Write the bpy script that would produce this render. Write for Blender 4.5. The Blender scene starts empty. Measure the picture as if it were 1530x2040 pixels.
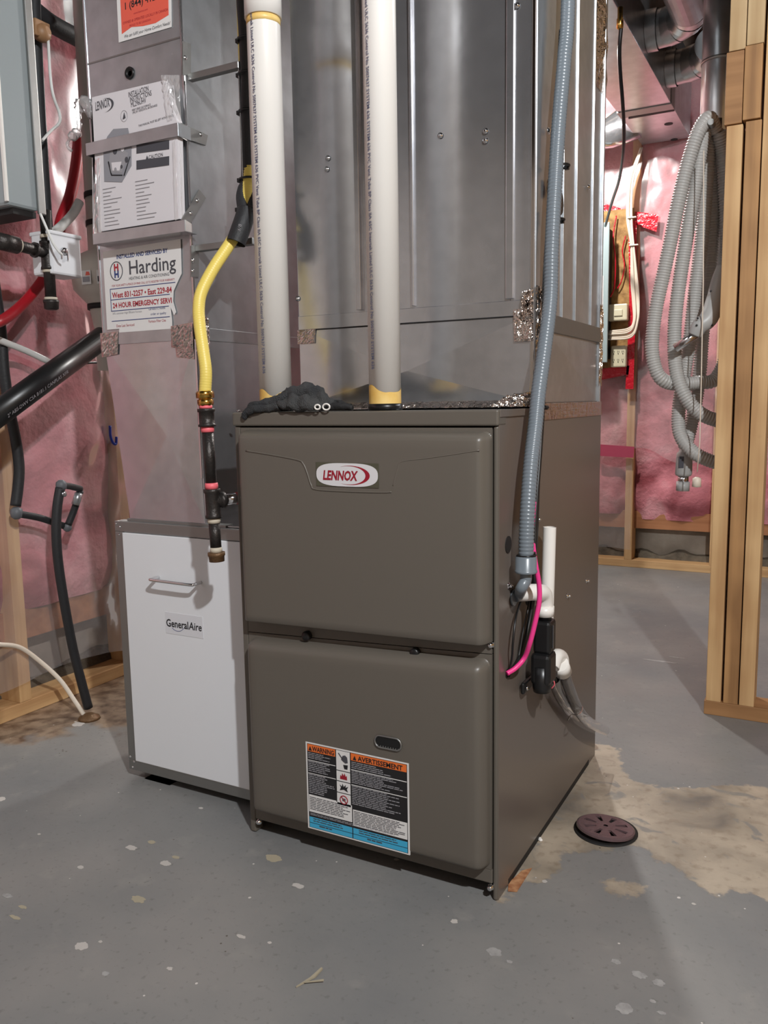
import bpy, bmesh, math, random
from mathutils import Vector, Matrix, noise
V = Vector
PI = math.pi
random.seed(7)
S = bpy.context.scene
C = S.collection

# ---------------------------------------------------------------- camera
cam = bpy.data.objects.new('camera', bpy.data.cameras.new('camera'))
C.objects.link(cam); S.camera = cam
cam.data.sensor_fit = 'VERTICAL'; cam.data.sensor_height = 36.0
cam.data.sensor_width = 27.0
cam.data.lens = 1648.32 / 2040 * 36.0
cam.data.clip_start = .02
_r = V((0.88041697, 0.47391491, -0.01645028)); _u = V((-0.04851166, 0.12452281, 0.99103011)); _w = V((-0.47171238, 0.8717217, -0.1326224))
_m = Matrix(((_r.x, _u.x, -_w.x), (_r.y, _u.y, -_w.y), (_r.z, _u.z, -_w.z))).to_4x4()
_m.translation = V((0.46555, -1.25005, 0.85412))
cam.matrix_world = _m

# ---------------------------------------------------------------- light
S.view_settings.view_transform = 'Standard'; S.view_settings.look = 'None'
S.view_settings.gamma = 1.0; S.view_settings.use_curve_mapping = False
S.view_settings.exposure = 1.25
wd = bpy.data.worlds.new('world'); S.world = wd; wd.use_nodes = True
wd.node_tree.nodes['Background'].inputs[0].default_value = (.60, .52, .50, 1)
wd.node_tree.nodes['Background'].inputs[1].default_value = .10
def lamp(name, loc, power, col, rad):
    l = bpy.data.lights.new(name, 'POINT'); l.energy = power; l.color = col; l.shadow_soft_size = rad
    o = bpy.data.objects.new(name, l); o.location = loc; C.objects.link(o)
lamp('ceiling_bulb_front', (1.25, -1.47, 2.25), 108, (.95, .98, 1.0), .035)
lamp('ceiling_bulb_back', (-.62, 2.1, 2.2), 38, (1.0, .97, .93), .035)

# ---------------------------------------------------------------- materials
def srgb(r, g, b):
    f = lambda c: c/12.92 if c <= .04045 else ((c+.055)/1.055)**2.4
    return (f(r/255), f(g/255), f(b/255), 1)
def mat(name, col, rough=.6, metal=0., bump=0., bscale=40., var=0., vscale=6., col2=None, spec=.5, coat=0., alpha=1., stretch=None, detail=3., trans=0., sheen=0.):
    m = bpy.data.materials.new(name); m.use_nodes = True
    nt = m.node_tree; b = nt.nodes['Principled BSDF']; L = nt.links
    b.inputs['Base Color'].default_value = col; b.inputs['Roughness'].default_value = rough
    b.inputs['Metallic'].default_value = metal; b.inputs['Specular IOR Level'].default_value = spec
    b.inputs['Coat Weight'].default_value = coat; b.inputs['Alpha'].default_value = alpha
    b.inputs['Transmission Weight'].default_value = trans; b.inputs['Sheen Weight'].default_value = sheen
    if var or bump or col2:
        tc = nt.nodes.new('ShaderNodeTexCoord'); mp = nt.nodes.new('ShaderNodeMapping')
        L.new(tc.outputs['Object'], mp.inputs[0])
        if stretch: mp.inputs['Scale'].default_value = stretch
    if var or col2:
        n = nt.nodes.new('ShaderNodeTexNoise'); n.inputs['Scale'].default_value = vscale; n.inputs['Detail'].default_value = detail
        L.new(mp.outputs[0], n.inputs['Vector'])
        rp = nt.nodes.new('ShaderNodeValToRGB'); rp.color_ramp.elements[0].position = .35; rp.color_ramp.elements[1].position = .65
        if col2 is None:
            a = [c*(1-var) for c in col[:3]]+[1]; c2 = [min(1, c*(1+var)) for c in col[:3]]+[1]
        else: a, c2 = col, col2
        rp.color_ramp.elements[0].color = a; rp.color_ramp.elements[1].color = c2
        L.new(n.outputs[0], rp.inputs[0]); L.new(rp.outputs[0], b.inputs['Base Color'])
    if bump:
        n2 = nt.nodes.new('ShaderNodeTexNoise'); n2.inputs['Scale'].default_value = bscale; n2.inputs['Detail'].default_value = 3
        L.new(mp.outputs[0], n2.inputs['Vector'])
        bp = nt.nodes.new('ShaderNodeBump'); bp.inputs['Strength'].default_value = bump; bp.inputs['Distance'].default_value = .01
        L.new(n2.outputs[0], bp.inputs['Height']); L.new(bp.outputs[0], b.inputs['Normal'])
    return m
M = {}
M['furn'] = mat('furnace_paint', srgb(98, 92, 84), .38, bump=.02, bscale=900)
M['furnside'] = mat('furnace_side_paint', srgb(103, 94, 87), .30, bump=.012, bscale=500)
M['dark'] = mat('dark_gap', srgb(25, 23, 22), .7)
M['black'] = mat('black_plastic', srgb(22, 22, 23), .35)
M['blackm'] = mat('black_matte', srgb(30, 30, 31), .75, bump=.15, bscale=300)
M['foam'] = mat('black_foam', srgb(34, 34, 36), .6, bump=.1, bscale=200)
M['white'] = mat('white_enamel', srgb(226, 227, 230), .4)
M['pvc'] = mat('white_pvc', srgb(236, 232, 226), .3, var=.02, vscale=3)
M['primer'] = mat('primer_stain', srgb(222, 176, 84), .4, col2=srgb(238, 205, 130), vscale=25)
M['galv'] = mat('galvanised_steel', srgb(204, 205, 209), .19, .90, bump=.03, bscale=14, var=.05, vscale=30)
M['galv2'] = mat('galvanised_steel_dull', srgb(188, 191, 194), .31, .84, bump=.04, bscale=30, var=.08, vscale=22)
M['galvd'] = mat('galvanised_rail', srgb(160, 160, 158), .5, 1., bump=.03, bscale=60)
M['foil'] = mat('foil_tape', srgb(225, 215, 208), .16, 1., bump=.9, bscale=70)
M['foilflat'] = mat('foil_tape_flat', srgb(205, 195, 190), .25, 1., bump=.35, bscale=60)
M['chrome'] = mat('chrome', srgb(220, 220, 222), .12, 1.)
M['brass'] = mat('brass', srgb(205, 165, 85), .22, 1.)
M['iron'] = mat('black_iron', srgb(58, 54, 52), .42, .6, bump=.15, bscale=250, var=.2, vscale=40)
M['pink'] = mat('pink_tape', srgb(240, 110, 120), .5)
M['pinkcable'] = mat('pink_cable', srgb(235, 60, 140), .4)
M['yellow'] = mat('yellow_jacket', srgb(232, 208, 104), .42)
M['conduit'] = mat('grey_conduit', srgb(112, 120, 127), .3)
M['dope'] = mat('pipe_dope', srgb(196, 186, 168), .7)
M['rust'] = mat('rust_brown', srgb(110, 82, 55), .5, .4, bump=.2, bscale=200)
M['glove'] = mat('glove_knit', srgb(46, 47, 50), .95, bump=.6, bscale=500, col2=srgb(70, 70, 70), vscale=18)
M['paper'] = mat('paper', srgb(216, 212, 215), .6)
M['paper2'] = mat('label_paper', srgb(222, 220, 218), .5)
M['ink'] = mat('ink', srgb(70, 70, 76), .6)
M['inkl'] = mat('ink_light', srgb(150, 148, 152), .6)
M['inkd'] = mat('ink_dark', srgb(26, 25, 28), .6)
M['blue'] = mat('blue_ink', srgb(52, 68, 120), .6)
M['redink'] = mat('red_ink', srgb(165, 36, 52), .6)
M['lred'] = mat('logo_red', srgb(150, 22, 42), .4)
M['badge'] = mat('badge_white', srgb(214, 212, 214), .3)
M['badgebk'] = mat('badge_back', srgb(80, 78, 64), .3)
M['orange'] = mat('label_orange', srgb(228, 112, 48), .5)
M['cyan'] = mat('label_cyan', srgb(64, 168, 208), .5)
M['stred'] = mat('sticker_red', srgb(224, 92, 72), .5)
M['redtape'] = mat('red_sheathing_tape', srgb(196, 18, 40), .25, bump=.6, bscale=50)
M['pexred'] = mat('red_pex', srgb(165, 14, 30), .4)
M['pexwhite'] = mat('white_pex', srgb(215, 214, 210), .35)
M['wire'] = mat('white_cable', srgb(225, 212, 195), .5)
M['hose'] = mat('vacuum_hose', srgb(176, 174, 170), .38)
M['greyp'] = mat('grey_plastic', srgb(170, 170, 168), .4)
M['panel'] = mat('panel_grey', srgb(160, 178, 180), .4)
M['beige'] = mat('beige_plastic', srgb(222, 214, 184), .4)
M['tan'] = mat('tan_wood', srgb(205, 165, 105), .7, col2=srgb(170, 125, 70), vscale=9)
M['purple'] = mat('drain_plastic', srgb(98, 78, 80), .25, bump=.1, bscale=120)
M['cab'] = mat('grey_cabinet_paint', srgb(146, 154, 156), .35)
M['sun'] = mat('blue_strip', srgb(30, 50, 150), .5)
M['ylab'] = mat('yellow_label', srgb(216, 190, 60), .5)
M['tank'] = mat('tank_plastic', srgb(196, 188, 178), .45)
M['pipeink'] = mat('pipe_ink', srgb(96, 100, 124), .6)
M['orwood'] = mat('orange_stain', srgb(190, 118, 74), .8)

def clear_mat(name, tint, mixf, rough):
    m = bpy.data.materials.new(name); m.use_nodes = True; nt = m.node_tree; nt.nodes.clear(); L = nt.links
    o = nt.nodes.new('ShaderNodeOutputMaterial'); t = nt.nodes.new('ShaderNodeBsdfTransparent'); t.inputs[0].default_value = tint
    p = nt.nodes.new('ShaderNodeBsdfPrincipled'); p.inputs['Base Color'].default_value = (.75, .72, .72, 1); p.inputs['Roughness'].default_value = rough
    p.inputs['Specular IOR Level'].default_value = 1.
    g = nt.nodes.new('ShaderNodeBsdfGlossy'); g.inputs['Roughness'].default_value = rough; g.inputs[0].default_value = (1, 1, 1, 1)
    fr = nt.nodes.new('ShaderNodeFresnel'); fr.inputs[0].default_value = 1.32
    mx = nt.nodes.new('ShaderNodeMixShader'); mx.inputs[0].default_value = mixf
    mx2 = nt.nodes.new('ShaderNodeMixShader')
    tc = nt.nodes.new('ShaderNodeTexCoord'); n = nt.nodes.new('ShaderNodeTexNoise'); n.inputs['Scale'].default_value = 5; n.inputs['Detail'].default_value = 1.5
    n.inputs['Distortion'].default_value = 1.2
    mp = nt.nodes.new('ShaderNodeMapping'); mp.inputs['Rotation'].default_value = (.5, .4, .3); mp.inputs['Scale'].default_value = (1, 1, .45)
    L.new(tc.outputs['Object'], mp.inputs[0]); L.new(mp.outputs[0], n.inputs['Vector'])
    bp = nt.nodes.new('ShaderNodeBump'); bp.inputs['Strength'].default_value = .45; bp.inputs['Distance'].default_value = .03
    L.new(n.outputs[0], bp.inputs['Height'])
    for q in (p, g, fr): L.new(bp.outputs[0], q.inputs['Normal'])
    L.new(t.outputs[0], mx.inputs[1]); L.new(p.outputs[0], mx.inputs[2])
    L.new(fr.outputs[0], mx2.inputs[0]); L.new(mx.outputs[0], mx2.inputs[1]); L.new(g.outputs[0], mx2.inputs[2])
    L.new(mx2.outputs[0], o.inputs[0]); return m
M['poly'] = clear_mat('vapour_barrier_film', (.98, .95, .95, 1), .17, .24)
M['bag'] = clear_mat('clear_bag', (.97, .97, .97, 1), .3, .12)
M['vinyl'] = clear_mat('clear_vinyl', (.80, .80, .82, 1), .22, .1)

def wood_mat(name, c1, c2, axis):
    m = bpy.data.materials.new(name); m.use_nodes = True; nt = m.node_tree; L = nt.links; b = nt.nodes['Principled BSDF']
    b.inputs['Roughness'].default_value = .65
    tc = nt.nodes.new('ShaderNodeTexCoord'); mp = nt.nodes.new('ShaderNodeMapping'); sc = [30, 30, 30]; sc[axis] = 1.5
    mp.inputs['Scale'].default_value = sc; L.new(tc.outputs['Object'], mp.inputs[0])
    n = nt.nodes.new('ShaderNodeTexNoise'); n.inputs['Scale'].default_value = 1.2; n.inputs['Detail'].default_value = 5; L.new(mp.outputs[0], n.inputs['Vector'])
    n3 = nt.nodes.new('ShaderNodeTexNoise'); n3.inputs['Scale'].default_value = 5; L.new(tc.outputs['Object'], n3.inputs['Vector'])
    mxx = nt.nodes.new('ShaderNodeMath'); mxx.operation = 'MULTIPLY_ADD'; L.new(n.outputs[0], mxx.inputs[0]); mxx.inputs[1].default_value = .55
    mm = nt.nodes.new('ShaderNodeMath'); mm.operation = 'MULTIPLY'; mm.inputs[1].default_value = .45; L.new(n3.outputs[0], mm.inputs[0]); L.new(mm.outputs[0], mxx.inputs[2])
    rp = nt.nodes.new('ShaderNodeValToRGB'); rp.color_ramp.elements[0].position = .38; rp.color_ramp.elements[1].position = .6
    rp.color_ramp.elements[0].color = c1; rp.color_ramp.elements[1].color = c2
    L.new(mxx.outputs[0], rp.inputs[0])
    v = nt.nodes.new('ShaderNodeTexVoronoi'); v.inputs['Scale'].default_value = 4.; L.new(tc.outputs['Object'], v.inputs['Vector'])
    r2 = nt.nodes.new('ShaderNodeValToRGB'); r2.color_ramp.elements[0].position = .04; r2.color_ramp.elements[1].position = .09
    r2.color_ramp.elements[0].color = (.25, .2, .15, 1); r2.color_ramp.elements[1].color = (1, 1, 1, 1); L.new(v.outputs[0], r2.inputs[0])
    mx = nt.nodes.new('ShaderNodeMix'); mx.data_type = 'RGBA'; mx.blend_type = 'MULTIPLY'; mx.inputs[0].default_value = .8
    L.new(rp.outputs[0], mx.inputs[6]); L.new(r2.outputs[0], mx.inputs[7]); L.new(mx.outputs[2], b.inputs['Base Color'])
    return m
W1, W2 = srgb(186, 144, 98), srgb(218, 180, 130)
M['studz'] = wood_mat('stud_wood', W1, W2, 2); M['woodx'] = wood_mat('plate_wood_x', W1, W2, 0); M['woody'] = wood_mat('plate_wood_y', W1, W2, 1)
M['studd'] = wood_mat('aged_stud_wood', srgb(146, 106, 66), srgb(190, 144, 94), 2)
M['studl'] = wood_mat('pale_stud_wood', srgb(178, 146, 104), srgb(204, 176, 134), 2)
M['blockw'] = wood_mat('block_wood', srgb(150, 108, 68), srgb(182, 136, 90), 0)
M['orboard'] = wood_mat('orange_board', srgb(150, 98, 62), srgb(178, 122, 82), 0)
M['joist'] = wood_mat('unlit_joist_wood', srgb(44, 31, 21), srgb(62, 44, 30), 0)  # wood colour darkened to stand in for the unlit joist cavity
M['osb'] = mat('osb_board', srgb(176, 138, 84), .75, col2=srgb(128, 92, 48), vscale=28, bump=.5, bscale=40)

def insul_mat():
    m = bpy.data.materials.new('pink_fibreglass'); m.use_nodes = True; nt = m.node_tree; L = nt.links; b = nt.nodes['Principled BSDF']
    b.inputs['Roughness'].default_value = .95; b.inputs['Specular IOR Level'].default_value = .1
    tc = nt.nodes.new('ShaderNodeTexCoord'); n = nt.nodes.new('ShaderNodeTexNoise'); n.inputs['Scale'].default_value = 4.5; n.inputs['Detail'].default_value = 6
    n.inputs['Distortion'].default_value = .6
    L.new(tc.outputs['Object'], n.inputs['Vector'])
    rp = nt.nodes.new('ShaderNodeValToRGB'); e = rp.color_ramp.elements
    e[0].position = .3; e[0].color = srgb(142, 74, 80); e[1].position = .72; e[1].color = srgb(232, 184, 186)
    k = e.new(.5); k.color = srgb(206, 132, 140)
    L.new(n.outputs[0], rp.inputs[0]); L.new(rp.outputs[0], b.inputs['Base Color'])
    n2 = nt.nodes.new('ShaderNodeTexNoise'); n2.inputs['Scale'].default_value = 60; n2.inputs['Detail'].default_value = 4; L.new(tc.outputs['Object'], n2.inputs['Vector'])
    bp = nt.nodes.new('ShaderNodeBump'); bp.inputs['Strength'].default_value = .5; bp.inputs['Distance'].default_value = .01
    L.new(n2.outputs[0], bp.inputs['Height']); L.new(bp.outputs[0], b.inputs['Normal'])
    return m
M['insul'] = insul_mat()
M['conc'] = mat('foundation_concrete', srgb(120, 112, 102), .9, bump=.5, bscale=30, col2=srgb(160, 152, 140), vscale=5)
M['lconc'] = mat('light_concrete', srgb(176, 170, 166), .9, col2=srgb(196, 190, 186), vscale=2)
M['footing'] = mat('rough_footing', srgb(74, 66, 56), .95, bump=1., bscale=40, col2=srgb(106, 96, 82), vscale=14)

def floor_mat():
    m = bpy.data.materials.new('painted_concrete_floor'); m.use_nodes = True; nt = m.node_tree; L = nt.links; b = nt.nodes['Principled BSDF']
    N = nt.nodes.new; tc = N('ShaderNodeTexCoord')
    def noise_(s, d=4, dist=0.):
        n = N('ShaderNodeTexNoise'); n.inputs['Scale'].default_value = s; n.inputs['Detail'].default_value = d; n.inputs['Distortion'].default_value = dist
        L.new(tc.outputs['Object'], n.inputs['Vector']); return n.outputs[0]
    def ramp(src, stops):
        r = N('ShaderNodeValToRGB'); e = r.color_ramp.elements
        e[0].position, e[0].color = stops[0]; e[1].position, e[1].color = stops[-1]
        for p, c in stops[1:-1]: k = e.new(p); k.color = c
        L.new(src, r.inputs[0]); return r.outputs[0]
    def math_(op, a, bb):
        q = N('ShaderNodeMath'); q.operation = op
        for i, v in enumerate((a, bb)):
            if isinstance(v, (int, float)): q.inputs[i].default_value = v
            else: L.new(v, q.inputs[i])
        return q.outputs[0]
    def mix(f, a, c):
        q = N('ShaderNodeMix'); q.data_type = 'RGBA'
        if isinstance(f, float): q.inputs[0].default_value = f
        else: L.new(f, q.inputs[0])
        for i, v in ((6, a), (7, c)):
            if isinstance(v, tuple): q.inputs[i].default_value = v
            else: L.new(v, q.inputs[i])
        return q.outputs[2]
    paint = ramp(noise_(2.2, 6), [(.3, srgb(114, 115, 116)), (.5, srgb(129, 128, 126)), (.7, srgb(144, 140, 136))])
    paint = mix(ramp(noise_(14, 5), [(.6, (0, 0, 0, 1)), (.75, (.45, .45, .45, 1))]), paint, srgb(152, 148, 142))
    paint = mix(ramp(noise_(90, 6), [(.60, (0, 0, 0, 1)), (.70, (.5, .5, .5, 1))]), paint, srgb(104, 102, 100))
    bare = ramp(noise_(6, 12, .5), [(.30, srgb(112, 105, 97)), (.44, srgb(152, 140, 124)), (.56, srgb(174, 160, 142)), (.72, srgb(194, 180, 160))])
    bare = mix(ramp(noise_(45, 8), [(.52, (0, 0, 0, 1)), (.72, (.6, .6, .6, 1))]), bare, srgb(128, 112, 94))
    bare = mix(ramp(noise_(11, 10, 1.5), [(.60, (0, 0, 0, 1)), (.66, (.8, .8, .8, 1))]), bare, srgb(126, 124, 120))
    at1 = N('ShaderNodeAttribute'); at1.attribute_name = 'bare'
    w = math_('ADD', at1.outputs['Fac'], math_('MULTIPLY', math_('SUBTRACT', noise_(9, 8), .5), .16))
    mask = ramp(math_('ADD', w, math_('MULTIPLY', math_('SUBTRACT', noise_(70, 4), .5), .05)), [(.494, (0, 0, 0, 1)), (.506, (1, 1, 1, 1))])
    at2 = N('ShaderNodeAttribute'); at2.attribute_name = 'dirt'
    w2 = math_('ADD', at2.outputs['Fac'], math_('MULTIPLY', math_('SUBTRACT', noise_(16, 8), .5), .35))
    dm = ramp(w2, [(.46, (0, 0, 0, 1)), (.56, (1, 1, 1, 1))])
    dirt = ramp(noise_(25, 6), [(.35, srgb(96, 74, 58)), (.6, srgb(150, 128, 106))])
    col = mix(mask, paint, bare); col = mix(dm, col, dirt)
    v = N('ShaderNodeTexVoronoi'); v.inputs['Scale'].default_value = 24; L.new(tc.outputs['Object'], v.inputs['Vector'])
    sz = math_('MULTIPLY', ramp(noise_(5, 2), [(.40, (0, 0, 0, 1)), (.72, (1, 1, 1, 1))]), .20)
    sp = math_('LESS_THAN', v.outputs['Distance'], math_('MULTIPLY', sz, noise_(60, 2)))
    col = mix(sp, col, srgb(206, 200, 194))
    v2 = N('ShaderNodeTexVoronoi'); v2.inputs['Scale'].default_value = 55; L.new(tc.outputs['Object'], v2.inputs['Vector'])
    sp2 = math_('LESS_THAN', v2.outputs['Distance'], math_('MULTIPLY', ramp(noise_(7, 3), [(.52, (0, 0, 0, 1)), (.75, (1, 1, 1, 1))]), .16))
    col = mix(sp2, col, srgb(92, 84, 76))
    L.new(col, b.inputs['Base Color'])
    L.new(ramp(noise_(5, 4), [(.3, (.42, .42, .42, 1)), (.7, (.6, .6, .6, 1))]), b.inputs['Roughness'])
    bp = N('ShaderNodeBump'); bp.inputs['Strength'].default_value = .25; bp.inputs['Distance'].default_value = .004
    hh = math_('ADD', noise_(30, 6), math_('MULTIPLY', mask, -.4)); L.new(hh, bp.inputs['Height']); L.new(bp.outputs[0], b.inputs['Normal'])
    return m
M['floor'] = floor_mat()

# ---------------------------------------------------------------- mesh helpers
class MB:
    def __init__(s): s.v = []; s.f = []; s.sm = []
    def add(s, vs, fs, smooth=False):
        o = len(s.v); s.v += [tuple(v) for v in vs]; s.f += [tuple(i+o for i in f) for f in fs]; s.sm += [smooth]*len(fs); return s
    def box(s, a, b, bev=0., mtx=None):
        a, b = V(a), V(b); lo = V((min(a.x, b.x), min(a.y, b.y), min(a.z, b.z))); hi = V((max(a.x, b.x), max(a.y, b.y), max(a.z, b.z)))
        if bev <= 0:
            vs = [V((x, y, z)) for x in (lo.x, hi.x) for y in (lo.y, hi.y) for z in (lo.z, hi.z)]
            fs = [(0, 1, 3, 2), (4, 6, 7, 5), (0, 4, 5, 1), (2, 3, 7, 6), (0, 2, 6, 4), (1, 5, 7, 3)]
        else:
            bm = bmesh.new(); bmesh.ops.create_cube(bm, size=1)
            for v in bm.verts: v.co = V(((lo.x+hi.x)/2+v.co.x*(hi.x-lo.x), (lo.y+hi.y)/2+v.co.y*(hi.y-lo.y), (lo.z+hi.z)/2+v.co.z*(hi.z-lo.z)))
            bmesh.ops.bevel(bm, geom=bm.edges[:], offset=bev, segments=2, affect='EDGES', profile=.5)
            bm.verts.index_update(); vs = [v.co.copy() for v in bm.verts]; fs = [tuple(v.index for v in f.verts) for f in bm.faces]; bm.free()
        if mtx: vs = [mtx @ v for v in vs]
        return s.add(vs, fs)
    def prism(s, poly, d, smooth=False):          # poly: 3-D loop, d: extrusion vector
        n = len(poly); poly = [V(p) for p in poly]; d = V(d)
        return s.add(poly+[p+d for p in poly], [tuple(range(n))[::-1], tuple(range(n, 2*n))]+[(i, (i+1) % n, (i+1) % n+n, i+n) for i in range(n)], smooth)
    def tube(s, pts, r, seg=16, cap=True, smooth=True):
        pts = [V(p) for p in pts]; n = len(pts); rf = r if callable(r) else (lambda i: r)
        t0 = (pts[1]-pts[0]).normalized(); nn = t0.orthogonal().normalized(); vs = []
        for i in range(n):
            t = ((pts[min(i+1, n-1)]-pts[max(i-1, 0)])).normalized()
            nn = (nn - t*nn.dot(t)).normalized(); bb = t.cross(nn); rr = rf(i)
            vs += [pts[i]+(nn*math.cos(2*PI*k/seg)+bb*math.sin(2*PI*k/seg))*rr for k in range(seg)]
        fs = [(i*seg+k, i*seg+(k+1) % seg, (i+1)*seg+(k+1) % seg, (i+1)*seg+k) for i in range(n-1) for k in range(seg)]
        s.add(vs, fs, smooth)
        if cap:
            o = len(s.v)-len(vs); s.f += [tuple(o+k for k in range(seg))[::-1], tuple(o+(n-1)*seg+k for k in range(seg))]; s.sm += [False, False]
        return s
    def cyl(s, a, b, r, seg=24, cap=True, r2=None):
        a, b = V(a), V(b); return s.tube([a, b], (lambda i: (r, r if r2 is None else r2)[i]), seg, cap)
    def lathe(s, org, axis, prof, seg=24):        # prof: (r, h)
        org = V(org); ax = V(axis).normalized(); n = ax.orthogonal().normalized(); b = ax.cross(n)
        vs = [org+ax*h+(n*math.cos(2*PI*k/seg)+b*math.sin(2*PI*k/seg))*max(r, 1e-5) for r, h in prof for k in range(seg)]
        m = len(prof); s.add(vs, [(i*seg+k, i*seg+(k+1) % seg, (i+1)*seg+(k+1) % seg, (i+1)*seg+k) for i in range(m-1) for k in range(seg)], True)
        o = len(s.v)-len(vs); s.f += [tuple(o+k for k in range(seg))[::-1], tuple(o+(m-1)*seg+k for k in range(seg))]; s.sm += [False, False]
        return s
    def build(s, name, m, parent=None, autos=False):
        if parent is not None:
            root = parent
            while root.parent: root = root.parent
            org = V(root.location)
        else:
            xs, ys, zs = zip(*s.v); org = V(((min(xs)+max(xs))/2, (min(ys)+max(ys))/2, min(zs)))
        me = bpy.data.meshes.new(name); me.from_pydata([V(v)-org for v in s.v], [], s.f); me.update()
        me.polygons.foreach_set('use_smooth', s.sm)
        me.materials.append(M[m] if isinstance(m, str) else m)
        bm = bmesh.new(); bm.from_mesh(me); bmesh.ops.recalc_face_normals(bm, faces=bm.faces); bm.to_mesh(me); bm.free()
        o = bpy.data.objects.new(name, me); C.objects.link(o)
        if parent is not None: o.parent = parent
        else: o.location = org
        return o
def tag(o, label, cat, group=None, kind=None):
    if label: o['label'] = label
    if cat: o['category'] = cat
    if group: o['group'] = group
    if kind: o['kind'] = kind
    return o
def thing(name, label, cat, loc, group=None):
    o = bpy.data.objects.new(name, None); C.objects.link(o); o.location = loc; o.empty_display_size = .05
    return tag(o, label, cat, group)
def struct(name, loc=(0, 0, 0)):
    o = bpy.data.objects.new(name, None); C.objects.link(o); o.location = loc; o['kind'] = 'structure'; return o
def spline(pts, n=12):
    pts = [V(p) for p in pts]; P = [pts[0]*2-pts[1]]+pts+[pts[-1]*2-pts[-2]]; out = []
    for i in range(1, len(P)-2):
        p0, p1, p2, p3 = P[i-1:i+3]
        for k in range(n):
            t = k/n; out.append(.5*((2*p1)+(p2-p0)*t+(2*p0-5*p1+4*p2-p3)*t*t+(3*p1-p0-3*p2+p3)*t**3))
    out.append(pts[-1]); return out
def resample(pts, step):
    out = [pts[0]]; acc = 0.
    for a, b in zip(pts, pts[1:]):
        d = (b-a).length; t = step-acc
        while t <= d: out.append(a.lerp(b, t/d)); t += step
        acc = d-(t-step)
    return out
def ribbed(name, pts, r, m, parent, pitch=.006, depth=.0016, seg=14):
    p = resample(pts, pitch/4); prof = (0, .75, 1, .75)
    return MB().tube(p, lambda i: r-depth+depth*prof[i % 4], seg).build(name, m, parent)
AX = {'-y': ((1, 0, 0), (0, 0, 1), (0, -1, 0)), '+x': ((0, 1, 0), (0, 0, 1), (1, 0, 0))}
def text(s, org, size, m, parent, face='-y', xs=1., shear=0., align='LEFT', rot=0., bold=0., name='lettering', fit=0.):
    c = bpy.data.curves.new('t', 'FONT'); c.body = s; c.size = size; c.align_x = align; c.shear = shear; c.offset = bold; c.resolution_u = 2
    o = bpy.data.objects.new('t', c); C.objects.link(o); dg = bpy.context.evaluated_depsgraph_get(); dg.update()
    me = bpy.data.meshes.new_from_object(o.evaluated_get(dg)); vs = [v.co.copy() for v in me.vertices]; fs = [tuple(p.vertices) for p in me.polygons]
    bpy.data.objects.remove(o); bpy.data.curves.remove(c); bpy.data.meshes.remove(me)
    if fit: xs = fit/max(v.x for v in vs)
    ux, uy, un = [V(q) for q in (AX[face] if isinstance(face, str) else face)]; cr, sr = math.cos(rot), math.sin(rot); org = V(org)
    b = MB().add([org+ux*(v.x*xs*cr-v.y*sr)+uy*(v.x*xs*sr+v.y*cr) for v in vs], fs)
    return b.build(name, m, parent)
def quad(b, p, q, r, s_): return b.add([p, q, r, s_], [(0, 1, 2, 3)])
def rivets(parent, pts, n, r=.004, name='rivet', m='chrome'):
    n = V(n)
    for p in pts:
        MB().lathe(V(p), n, [(r*1.5, 0), (r*1.5, r*.25), (r, r*.3), (r*.9, r*.7), (r*.5, r)], 10).build(name, m, parent)

# ================================================================ FLOOR
def sdist(px, py, poly):
    d = 1e9; ins = False; n = len(poly)
    for i in range(n):
        ax, ay = poly[i]; bx, by = poly[(i+1) % n]; ex, ey = bx-ax, by-ay
        t = max(0, min(1, ((px-ax)*ex+(py-ay)*ey)/(ex*ex+ey*ey+1e-12))); d = min(d, math.hypot(px-ax-t*ex, py-ay-t*ey))
        if (ay > py) != (by > py) and px < (bx-ax)*(py-ay)/(by-ay)+ax: ins = not ins
    return d if ins else -d
bare_poly = [p[:2] for p in [(-0.0271,0.7413,0.0000),(0.0448,0.7258,0.0000),(0.0918,0.5802,-0.0000),(0.1277,0.5508,0.0000),(0.1839,0.5678,0.0000),(0.2546,0.5868,0.0000),(0.2951,0.6391,0.0000),(0.3808,0.6494,0.0000),(0.4877,0.6313,0.0000),(0.4922,0.1790,0.0000),(0.4088,0.2056,-0.0000),(0.3722,0.2197,-0.0000),(0.3283,0.1761,0.0000),(0.2977,0.2041,0.0000),(0.2503,0.2517,0.0000),(0.2122,0.2400,0.0000),(0.1938,0.2653,0.0000),(0.1512,0.2678,0.0000),(0.0801,0.2083,0.0000),(0.0396,0.1978,0.0000),(0.0733,0.1386,0.0000),(0.0466,0.1125,0.0000),(0.0324,0.0565,0.0000),(0.0084,-0.0050,0.0000),(-0.0082,0.0028,0.0000)]]
bare2 = [p[:2] for p in [(0.1325,0.1504,0.0000),(0.1458,0.1697,0.0000),(0.1703,0.1607,0.0000),(0.2186,0.1590,0.0000),(0.2144,0.1153,0.0000),(0.1778,0.0887,0.0000),(0.1420,0.1119,0.0000)]]
dirt_poly = [p[:2] for p in [(-1.3922,-0.0127,0.0000),(-1.2972,0.1196,-0.0000),(-1.2686,0.2334,0.0000),(-1.1415,0.2801,0.0000),(-1.2331,0.4496,-0.0000),(-1.5267,0.6627,-0.0000),(-1.5740,0.1160,0.0000)]]
bare_left = [p[:2] for p in [(-1.4952,-0.1280,0.0000),(-1.4075,0.0550,0.0000),(-1.3185,0.2015,0.0000),(-1.2277,0.3657,0.0000),(-1.5380,0.8390,0.0000),(-1.7517,0.0295,0.0000)]]
floor = MB(); xs = [-3.2, -2.4]+[-1.7+.02*i for i in range(123)]+[1.0, 1.6, 2.4, 3.2]; ys = [-4.2, -3, -2, -1.4]+[-1.1+.02*i for i in range(126)]+[1.6, 2.0, 2.6, 3.1]
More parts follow.
